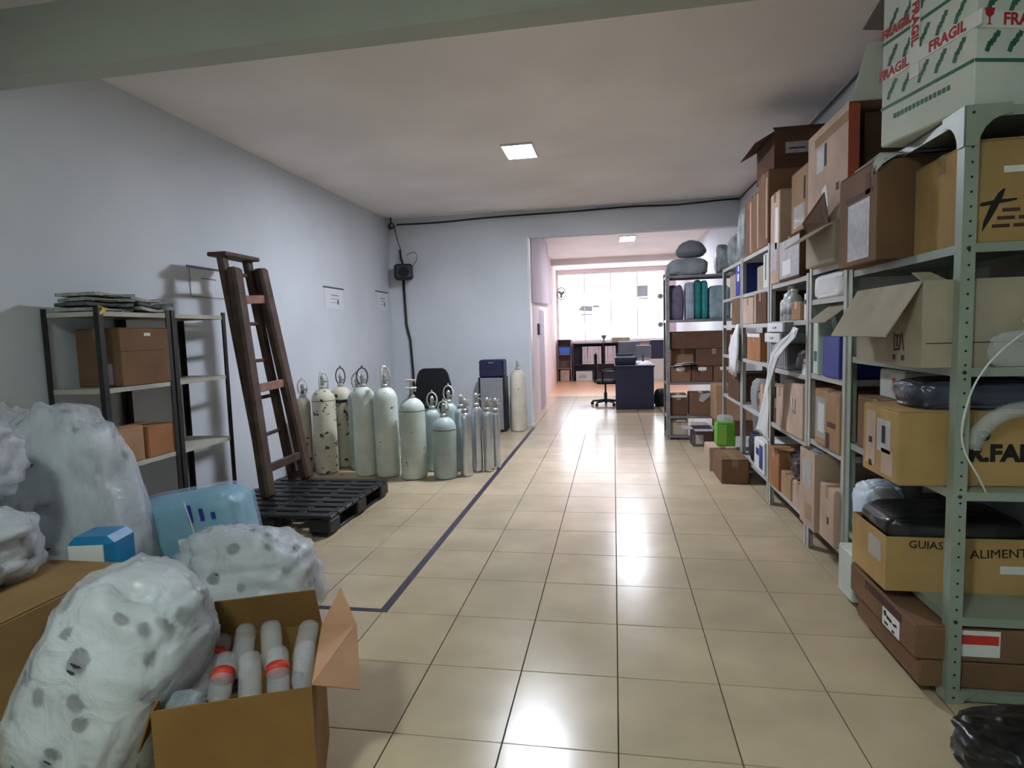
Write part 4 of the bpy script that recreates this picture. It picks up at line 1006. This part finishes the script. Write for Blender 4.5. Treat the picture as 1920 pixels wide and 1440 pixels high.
tag(MB().tube([(XR - .03, 2.98, 3.17), (XR - .03, 4.0, 3.165), (XR - .03, 5.2, 3.17), (XR - .03, 7.0, 3.165), (XR - .03, 8.8, 3.17)], .010, 8).build('cable', M_CABLE, smooth=True), 'black cable running along the top of the right wall', 'cable')

# wall notices on the left wall
def notice(label, y0, y1, z0, z1, rows, icon):
    t = thing('paper_notice', label, 'notice', (XL + .004, (y0 + y1) / 2, (z0 + z1) / 2), 0)
    w, h = y1 - y0, z1 - z0
    MB().bbox(-.001, .001, -w / 2, w / 2, -h / 2, h / 2, .0005).build('sheet', mat('notice_paper', (214, 218, 224), rough=.6, var=.03), t)
    MB().bbox(.001, .0025, -w / 2 - .03, w / 2 + .02, h / 2 - .012, h / 2 + .008, .0005).build('tape_strip', M_GREYD, t)
    for i in range(rows): MB().box(.001, .002, -w * .18, w * (.25 - .05 * i), h * .12 - .045 * i, h * .12 - .045 * i + .012).build('print_line', M_LABG if i else M_GREYP, t)
    if icon: MB().box(.001, .002, w * .16, w * .23, -h * .28, -h * .05).build('print_mark', M_GREYD, t)
    return t
t = notice('outlined notice half hidden by the wooden ladder', 4.38, 4.82, 1.80, 2.05, 1, False)
MB().box(.001, .002, -.22, -.212, -.125, .11).box(.001, .002, -.22, .2, -.125, -.117).build('pen_outline', M_GREYP, t)
notice('paper notice on the left wall above the rusty cylinders', 6.68, 7.18, 1.79, 2.05, 3, True)
notice('paper notice on the left wall closest to the corner', 8.27, 8.70, 1.82, 2.10, 3, True)

# ================================================================== LEFT RACK
for k in range(2):
    y0 = 3.05 + .59 * k
    rack(['dark-posted shelving unit behind the white bags holding newspapers', 'dark-posted shelving unit beside the wooden ladder'][k], -3.40, -3.0, y0, y0 + .575, [.20, .675, 1.16, 1.625], 1.65, M_SHELFW, pm=M_BLACKST, pw=.035, holes=('all',), lip=.028)
t = carton('brown carton with creased sides on the left wall rack', -3.33, -3.005, 3.20, 3.60, 1.16, 1.53, BRN, rz=-.03, seam='y', lab=[('-y', .15, -.28, .10, .13, M_LABG), ('+x', -.1, .1, .38, .004, M_INKB, 'crease'), ('+x', .05, .38, .05, .02, M_TAPEW, 'paper_bit')])
carton('orange-brown carton low on the left wall rack', -3.3, -3.01, 3.36, 3.61, .675, .88, ORG, seam='y')
carton('tan carton behind the bag on the low left rack shelf', -3.3, -3.02, 3.08, 3.34, .675, .90, TAN, seam='y')
tag(MB().plate([(-3.005, 3.06, 1.60), (-2.995, 3.06, 1.60), (-2.995, 3.12, 1.64), (-3.005, 3.06, 1.66)], .003).build('corner_sticker', mat('yellow_sticker', (216, 196, 66), rough=.5)), 'torn yellow sticker on the corner of the newspaper rack', 'sticker')
for k in range(7):
    t = thing('newspaper', ['lowest folded newspaper at the near end of the left rack', 'second newspaper up at the near end of the left rack', 'third newspaper up on the near pile', 'newspaper with bold heading topping the near pile', 'lowest newspaper of the far loose pile on the left rack', 'curled newspaper on the far loose pile', 'topmost curled newspaper of the far loose pile'][k], 'newspaper',
              (-3.19 + .01 * k, (3.22 if k < 4 else 3.50) + random.uniform(-.02, .02), 1.626 + .030 * (k if k < 4 else k - 4)), random.uniform(-.3, .3), 'newspapers on the left rack')
    vs = []; fs = []; n = 8
    for i in range(n + 1):
        f = i / n - .5
        z = .016 * abs(f) * 2 * (1.4 if k >= 4 else .5) + .004 * noise.noise(Vector((f * 5, k, 0)))
        for sy in (-.14, .14): vs += [(sy, f * .30, z), (sy, f * .30, z + .020)]
    for i in range(n):
        a = i * 4; b = a + 4
        fs += [(a, b, b + 2, a + 2), (a + 1, a + 3, b + 3, b + 1), (a, a + 1, b + 1, b), (a + 2, b + 2, b + 3, a + 3)]
    fs += [(0, 2, 3, 1), (n * 4, n * 4 + 1, n * 4 + 3, n * 4 + 2)]
    MB().add(vs, fs).build('sheets', [mat('newsprint', (160, 164, 160), rough=.8, var=.3, scale=20, rnd=.1), mat('dark_newsprint', (92, 98, 98), rough=.8, var=.4, scale=14)][(k % 2) if k != 3 else 0], t)
    MB().box(.141, .142, -.09, .05, .004, .010).build('print_line', M_INK, t)

# ================================================================== PALLET AND LADDER
px0, px1, py0, py1 = -3.08, -2.02, 3.84, 4.97
t = thing('plastic_pallet', 'black plastic pallet under the wooden ladder', 'pallet', ((px0 + px1) / 2, (py0 + py1) / 2, 0))
pw_, pd_ = px1 - px0, py1 - py0
for k in range(9):
    y = -pd_ / 2 + .06 + (pd_ - .12) * k / 8
    MB().bbox(-pw_ / 2, pw_ / 2, y - .045, y + .045, .125, .15, .008).build('deck_slat', M_BLACKPL, t)
for k in range(5):
    x = -pw_ / 2 + .04 + (pw_ - .08) * k / 4
    MB().bbox(x - .03, x + .03, -pd_ / 2 + .012, pd_ / 2 - .012, .118, .146, .004).build('cross_rib', M_BLACKPL, t)
for i in range(3):
    for j in range(3):
        x = -pw_ / 2 + .09 + (pw_ - .18) * i / 2; y = -pd_ / 2 + .09 + (pd_ - .18) * j / 2
        MB().bbox(x - .085, x + .085, y - .085, y + .085, .02, .12, .012).build('foot_block', M_BLACKPL, t)
for i in range(3):
    x = -pw_ / 2 + .09 + (pw_ - .18) * i / 2
    MB().bbox(x - .06, x + .06, -pd_ / 2 + .005, pd_ / 2 - .005, 0, .022, .006).build('bottom_runner', M_BLACKPL, t)
# ladder: two halves nearly folded together
t = thing('step_ladder', 'old dark wooden double ladder standing on the black pallet', 'ladder', (-2.9, 4.6, .15))
O = Vector((-2.9, 4.6, .15))
def bar(a, b, w, th, m, name, par, b_=.006):
    a = Vector(a) - O; b = Vector(b) - O
    d = (b - a); ln = d.length; z = d.normalized()
    y = Vector((1, 0, 0)); x = y.cross(z).normalized(); y = z.cross(x).normalized()
    M = Matrix((x, y, z)).transposed().to_4x4(); M.translation = a
    return MB().bbox(-w / 2, w / 2, -th / 2, th / 2, 0, ln, b_, M).build(name, m, par)
fL0, fL1 = Vector((-2.78, 4.29, .15)), Vector((-3.03, 4.41, 2.02))
fR0, fR1 = Vector((-2.80, 4.95, .15)), Vector((-3.03, 4.775, 2.05))
bL0, bL1 = Vector((-2.87, 4.42, .15)), Vector((-3.115, 4.385, 2.12))
bR0, bR1 = Vector((-2.93, 4.92, .15)), Vector((-3.115, 4.72, 2.12))
bar(fL0, fL1, .125, .085, M_WOODD, 'stile', t, .02); bar(fR0, fR1, .125, .085, M_WOODD, 'stile', t, .02)
bar(bL0, bL1, .085, .055, M_WOODD, 'stile', t, .01); bar(bR0, bR1, .085, .055, M_WOODD, 'stile', t, .01)
for f, m in ((.12, M_WOODD), (.47, M_WOODR), (.86, M_WOODR)):
    bar(fL0.lerp(fL1, f), fR0.lerp(fR1, f), .07, .03, m, 'rung', t)
for f in (.24, .40, .56, .72, .83, .93):
    bar(bL0.lerp(bL1, f), bR0.lerp(bR1, f), .03, .025, M_WOODD, 'back_rung', t)
MB().bbox(-3.21 - O.x, -3.04 - O.x, 4.33 - O.y, 4.80 - O.y, 2.11 - O.z, 2.145 - O.z, .008).build('top_step', M_WOODD, t)
for s in (fL0.lerp(fL1, .9), fR0.lerp(fR1, .9)):
    MB().lathe([(.02, -.004), (.02, .03), (.012, .04)], 10, Matrix.Translation(s - O) @ Matrix.Rotation(PI / 2, 4, 'Y')).build('hinge_bolt', M_BLACKST, t)

# ================================================================== GAS CYLINDERS
def gas_cylinder(label, x, y, r, h, m, guard='ring', band=False, gh=.17, gm=None, rot=0.0, group='gas cylinders against the wall', seg=24, seam=False):
    """h = top of the shoulder"""
    t = thing('gas_cylinder', label, 'gas cylinder', (x, y, 0), rot, group)
    sh = min(.13, r * 1.1)
    prof = [(r * .82, 0), (r * .96, .012), (r, .04), (r, h - sh)]
    for k in range(1, 7):
        a = PI / 2 * k / 7
        prof.append((r * math.cos(a) * .86 + r * .14 * math.cos(a), h - sh + sh * math.sin(a)))
    prof += [(.032, h - .004), (.03, h + .02)]
    smooth_by_angle(MB().lathe(prof, seg).build('body', m, t), 35)
    MB().lathe([(.036, h - .006), (.038, h + .012), (.028, h + .03)], 14).build('neck_ring', M_CHROME, t, smooth=True)
    v = MB().lathe([(.02, h + .02), (.017, h + .09), (.024, h + .10), (.012, h + .13)], 10).build('valve', M_CHROME, t, smooth=True)
    MB().tube([(0, 0, h + .07), (.05, 0, h + .07)], .012, 8).build('outlet', M_CHROME, v)
    gm = gm or M_CHROME
    if guard == 'ring':
        pts = [(.055 * math.sin(a) , 0, h + .01 + gh * .5 - gh * .5 * math.cos(a)) for a in [2 * PI * k / 20 for k in range(20)]]
        MB().tube(pts, .0075, 6, closed=True).build('guard_loop', gm, t, smooth=True)
        MB().tube([(0, 0, h + gh + .005), (0, 0, h + gh + .035)], .008, 6).build('guard_tip', gm, t)
    elif guard == 'cage':
        for k in range(3):
            a0 = 2 * PI * k / 3 + .4
            pts = [(s * math.cos(a0), s * math.sin(a0), z) for s, z in ((.05, h - .01), (.06, h + gh * .5), (.045, h + gh * .85), (.02, h + gh))]
            MB().tube(pts, .009, 6).build('cage_bar', gm, t, smooth=True)
        MB().lathe([(.026, h + gh - .015), (.03, h + gh), (.02, h + gh + .015)], 12).build('cage_top', gm, t, smooth=True)
    elif guard == 'tee':
        MB().tube([(0, 0, h + .1), (0, 0, h + gh)], .014, 8).build('spindle', gm, t)
        MB().tube([(-.055, 0, h + gh), (.055, 0, h + gh)], .012, 8).build('tee_handle', gm, t)
        for k in range(8):
            pass
        MB().lathe([(.055, h + gh * .52), (.06, h + gh * .56), (.055, h + gh * .6), (.045, h + gh * .56)], 16).build('handwheel', gm, t, smooth=True)
    elif guard == 'post':
        MB().bbox(-.014, .014, -.012, .012, h + .02, h + .09, .004).build('pin_valve', gm, t)
        MB().tube([(-.02, 0, h + .09), (.02, 0, h + .095), (.045, 0, h + .12)], .006, 6).build('toggle', gm, t)
    if seam:
        MB().lathe([(r * .99, h - sh - .006), (r * 1.012, h - sh), (r * .985, h - sh + .006)], seg).build('shoulder_seam', M_BLACKST, t)
    if band:
        MB().lathe([(r * 1.004, h * .80), (r * 1.012, h * .82), (r * 1.004, h * .84)], seg).build('collar_band', M_BLACKST, t)
    return t
M_WV = mat('white_valve_paint', (214, 222, 214), rough=.4, var=.1)
gas_cylinder('slim cream cylinder half hidden behind the ladder foot', -3.28, 5.80, .075, .82, M_CYL_A, 'ring', gm=M_WV)
gas_cylinder('rusty cream cylinder with peeling paint right of the ladder', -3.04, 5.79, .122, .905, M_CYL_A, 'cage', gh=.16, gm=M_CYL_B, seam=True)
gas_cylinder('beige cylinder with a dark collar band behind the rusty cream one', -2.985, 6.10, .115, .90, M_CYL_A, 'ring', band=True, gh=.19, gm=M_GREYD)
gas_cylinder('dull green cylinder in the back row behind the tall pale ones', -2.745, 5.98, .105, .86, M_CYL_D, 'ring', gh=.17)
gas_cylinder('tall pale green cylinder with a dark ring valve, left of the pair', -2.555, 5.71, .115, .925, M_CYL_B, 'ring', gh=.18, gm=M_GREYD, rot=.4)
gas_cylinder('tall pale green cylinder with pointed cage valve, right of the pair', -2.305, 5.68, .122, .92, M_CYL_B, 'cage', gh=.20, gm=M_CYL_E)
gas_cylinder('sage cylinder with a tee-handled valve in the front row', -2.0, 5.605, .13, .815, M_CYL_C, 'tee', gh=.17, gm=M_CYL_E, seam=True)
gas_cylinder('short grey-green cylinder at the front right of the row', -1.68, 5.63, .12, .62, M_CYL_D, 'ring', gh=.14, gm=M_WV, seam=True)
gas_cylinder('small white-valved cylinder behind the gap left of the short grey-green one', -1.89, 5.93, .085, .66, M_CYL_D, 'ring', gh=.16, gm=M_WV)
gas_cylinder('small cylinder with twin white loops behind the short grey-green one', -1.77, 6.14, .085, .70, M_CYL_D, 'ring', gh=.17, gm=M_WV)
gas_cylinder('slim pale green cylinder between the short one and the aluminium ones', -1.585, 5.95, .07, .67, M_CYL_D, 'post', gm=M_WV)
AL = 'bare aluminium cylinders'
gas_cylinder('bare aluminium cylinder closest to the short grey-green cylinder', -1.485, 5.715, .064, .655, M_ALU, 'post', gm=M_WV, group=AL)
gas_cylinder('second bare aluminium cylinder, set a little behind the first', -1.41, 5.90, .054, .69, M_ALU, 'post', gm=M_WV, group=AL)
gas_cylinder('third bare aluminium cylinder with slanted toggle', -1.298, 5.915, .054, .64, M_ALU, 'post', gm=M_WV, group=AL)
gas_cylinder('last bare aluminium cylinder nearest the purple tape', -1.236, 6.03, .044, .62, M_ALU, 'post', gm=M_WV, group=AL, gh=.1)
gas_cylinder('lone cream cylinder standing at the passage corner', -1.385, 8.45, .115, .90, M_CYL_E, 'post', gm=M_CYL_E, group='gas cylinders against the wall')
# flat plate under the short cylinder
# black chair and appliance by the back wall
t = thing('visitor_chair', 'black padded chair behind the gas cylinders at the back wall', 'chair', (-2.63, 8.15, 0))
MB().plate([(a, .195, b) for a, b in ((-.24, .46), (.24, .46), (.27, .56), (.265, .70), (.225, .86), (.19, .92), (.14, .945), (-.14, .945), (-.19, .92), (-.225, .86), (-.265, .70), (-.27, .56))], .07).build('backrest', M_BLKFAB, t)
MB().bbox(-.24, .24, -.24, .2, .40, .46, .03).build('seat', M_BLKFAB, t)
for sx in (-1, 1):
    MB().tube([(sx * .22, -.22, 0), (sx * .22, -.2, .42)], .014, 8).build('leg', M_BLACKST, t)
    MB().tube([(sx * .22, .24, 0), (sx * .22, .2, .42), (sx * .2, .23, .8)], .014, 8).build('leg', M_BLACKST, t)
t = thing('oxygen_concentrator', 'tall grey machine with dark edges at the back wall', 'machine', (-1.745, 8.45, 0))
MB().bbox(-.18, .18, -.15, .15, .03, .79, .015).build('housing', M_GREYP, t)
MB().bbox(-.19, -.165, -.16, .16, .02, .80, .006).build('edge_trim', M_BLACKPL, t); MB().bbox(.165, .19, -.16, .16, .02, .80, .006).build('edge_trim', M_BLACKPL, t)
for sx in (-1, 1):
    for sy in (-1, 1): MB().lathe([(.02, 0), (.02, .03)], 10, Matrix.Translation((sx * .14, sy * .11, 0))).build('foot', M_BLACKPL, t)
t = thing('plastic_case', 'navy blue case lying on the tall grey machine', 'case', (-1.745, 8.45, .80))
MB().bbox(-.18, .18, -.14, .14, 0, .25, .02).build('shell', M_CNAVY, t); MB().bbox(-.182, .182, -.142, .142, .118, .126, .002).build('seam', M_BLACKPL, t); MB().bbox(-.04, .04, -.155, -.14, .2, .22, .004).build('handle', M_GREYP, t)

# ================================================================== PILE AT THE LEFT
# wooden pallet and long beige carton
t = thing('wooden_pallet', 'wooden pallet under the long beige carton at the left edge', 'pallet', (-2.50, 1.45, 0))
for k in range(7): MB().bbox(-.55, .55, -.66 + .19 * k, -.66 + .19 * k + .12, .10, .122, .004).build('deck_board', M_WOODP, t)
for sx in (-1, 0, 1): MB().bbox(sx * .5 - .04, sx * .5 + .04, -.66, .6, .0, .10, .004).build('bearer', M_WOODP, t)
t = carton('long beige carton lying on the wooden pallet under the white bags', -2.95, -2.05, .95, 2.12, .123, .50, cardboard('cardboard_beige', (140, 112, 74)), seam='y', tape=False)
# bags
bag('big milky bag of bottle caps leaning against the left rack', (-2.80, 2.62, 0), (.76, .50, 1.24), 5, M_BAG, caps=16, e=.70, rough=1.0, tilt=(0, -.10), pear=.25, name='plastic_bag', capr=.022)
bag('milky bag peeking out behind the big bag of caps', (-3.27, 2.70, 0), (.29, .45, 1.24), 8, M_BAG, caps=5, e=.75, name='plastic_bag')
bag('white bag stacked on the lower left bag at the photo edge', (-2.72, 1.93, .80), (.56, .56, .40), 12, M_BAG, caps=1, e=.75, name='plastic_bag')
bag('milky bag resting on the long beige carton', (-2.55, 1.80, .50), (.62, .50, .34), 14, M_BAG, caps=7, e=.7, name='plastic_bag')
bag('low milky bag between the blue pack and the open carton', (-1.80, 2.55, 0), (.84, .56, .56), 17, M_BAG, caps=6, e=.75, tilt=(0, .12), pear=.2, name='plastic_bag')
bag('large front bag of bottle caps slumped over the open carton', (-1.55, 1.50, 0), (.47, .38, .84), 19, M_BAG, caps=22, e=.66, rough=.6, tilt=(-.05, .50), name='plastic_bag', capr=.022)
# blue wrapped packs
M_BLUEP = mat('light_blue_print', (62, 140, 178), rough=.35, var=.25, scale=4, hue=(124, 180, 206))
M_BLUE2 = mat('cyan_print', (24, 122, 176), rough=.35, var=.2, scale=5)
t = bag('light blue pack in clear plastic wrap beside the low bag', (-2.40, 2.99, .0), (.68, .36, .56), 23, M_BLUEP, e=.30, rough=.22, name='diaper_pack', cat='packet')
t.rotation_euler = (0, -.14, .25); t.location.z = .045
for o in list(t.children): o.name = 'pack'
q = t.children[0].data
MB().add([(v.co.x * 1.045, v.co.y * 1.06, v.co.z * 1.05 - .006) for v in q.vertices], [tuple(p.vertices) for p in q.polygons]).build('clear_wrap', M_CLEARB, t, smooth=True)
MB().bbox(.02, .09, -.195, -.188, .14, .30, .002).build('white_panel', M_TAPEW, t)
MB().bbox(-.28, -.1, -.195, -.188, .36, .40, .002).build('print_band', M_CBLUE, t)
for k in range(3): MB().bbox(.10 + .06 * k, .12 + .06 * k, -.196, -.188, .38, .48 - .03 * k, .002).build('script_mark', M_CBLUE, t)
MB().tube([(.11, -.2, .05), (.12, -.202, .3), (.10, -.2, .5)], .004, 6).build('wrap_seam', M_WHITEP, t)
t = thing('diaper_pack', 'small bright blue pack with a white panel under the big bag', 'packet', (-2.27, 2.27, .0), 0, None, rot=(0, 0, .2))
MB().bbox(-.14, .06, -.1, .1, 0, .58, .03).build('pack', M_BLUE2, t); MB().bbox(-.12, .03, -.106, -.098, .46, .55, .002).build('white_panel', M_TAPEW, t)

# open carton with bottles
ang = math.radians(23)
fr = Vector((-.875, 1.50)); ux = Vector((math.cos(ang), math.sin(ang))); uy = Vector((-math.sin(ang), math.cos(ang)))
cw, cdp, ch = .42, .40, .42
cc = fr - ux * cw / 2 + uy * cdp / 2
M_BOXC = cardboard('carton_brown', (126, 94, 54))
t = carton('open brown carton full of clear bottles in the foreground', cc.x - cw / 2, cc.x + cw / 2, cc.y - cdp / 2, cc.y + cdp / 2, 0, ch, M_BOXC, rz=ang, top='open', flaps={'+y': (-18, .15)})
M_PINKC = cardboard('carton_pink_inside', (196, 150, 122))
h2 = ch
MB().plate([(cw / 2, -cdp / 2 + .01, h2), (cw / 2, cdp / 2 - .01, h2), (cw / 2 + .07, cdp / 2 - .03, h2 + .13), (cw / 2 + .12, cdp / 2 - .13, h2 + .04)], .005).build('flap', M_PINKC, t)
MB().plate([(cw / 2, -cdp / 2 + .01, h2), (cw / 2 + .12, cdp / 2 - .13, h2 + .04), (cw / 2 + .13, -cdp / 2 + .08, h2 - .08)], .005).build('flap', M_PINKC, t)
MB().plate([(-cw / 2, cdp / 2 - .01, h2), (-cw / 2, -cdp / 2 + .01, h2), (-cw / 2 - .05, -cdp / 2 + .03, h2 - .13), (-cw / 2 - .05, cdp / 2 - .03, h2 - .13)], .005).build('flap', M_BOXC, t)
MB().box(-cw / 2 + .006, cw / 2 - .006, -cdp / 2 + .006, cdp / 2 - .006, .29, .296).build('inner_layer', M_BOXC, t)
MB().box(-cw / 2 + .008, -cw / 2 + .012, -cdp / 2 + .006, cdp / 2 - .006, .006, .29).box(cw / 2 - .012, cw / 2 - .008, -cdp / 2 + .006, cdp / 2 - .006, .006, .29).build('inner_support', M_BOXC, t)
def in_box(u, v, z): return Vector((cc.x + ux.x * u + uy.x * v, cc.y + ux.y * u + uy.y * v, z))
bag('crinkled clear film tucked at the front left of the bottle carton', in_box(-.150, -.135, .297), (.09, .10, .14), 77, M_CLEARB, name='plastic_wrap', cat='plastic', n1=36, n2=24, rz=.3)
BN = [('clear bottle with the blue cap at the front of the open carton', .02, -.10, M_CAPBL, None), ('clear bottle with red lettering left of the blue-capped one', -.075, -.07, M_WHITEP, M_RED),
      ('clear bottle at the front left corner of the open carton', -.14, -.05, M_CAP, None), ('clear bottle right of the blue-capped one', .10, -.09, M_WHITEP, M_RED),
      ('clear bottle at the front right corner of the open carton', .165, -.07, M_CAP, None), ('clear bottle at the back right of the open carton', .15, .07, M_CAP, None),
      ('clear bottle in the middle of the back row in the open carton', .06, .08, M_CAPBL, None), ('clear bottle back row, behind the red-lettered one', -.04, .09, M_CAP, None), ('clear bottle at the back left of the open carton', -.13, .06, M_CAP, M_RED)]
for k, (lb, u, v, cm_, lm_) in enumerate(BN):
    p = in_box(u, v + (.0 if k < 5 else -.02), .297 + (.05 if k < 5 else .062))
    tl = math.radians((58 if k < 5 else 52) + 5 * (k % 3))
    R_ = Matrix.Rotation(ang, 4, 'Z') @ Matrix.Rotation(-tl, 4, 'X') @ Matrix.Rotation(.12 * ((k % 3) - 1), 4, 'Y')
    b = thing('water_bottle', lb, 'bottle', p, 0, 'clear bottles in the open carton', rot=R_.to_euler())
    r = .034
    # lying cap-down towards the viewer: base up and back
    prof = [(.012, -.045), (.012, -.03), (.020, -.02), (r, .02), (r, .05), (r * .95, .055), (r, .06), (r, .11), (r * .95, .115), (r, .12), (r, .135), (r * .85, .148)]
    MB().lathe(prof, 16).build('body', M_PET, b, smooth=True)
    MB().lathe([(.016, -.058), (.017, -.042), (.0165, -.036)], 12).build('cap', cm_, b, smooth=True)
    if lm_: MB().lathe([(r * 1.015, .07), (r * 1.015, .095)], 16).build('label_band', lm_, b, smooth=True)
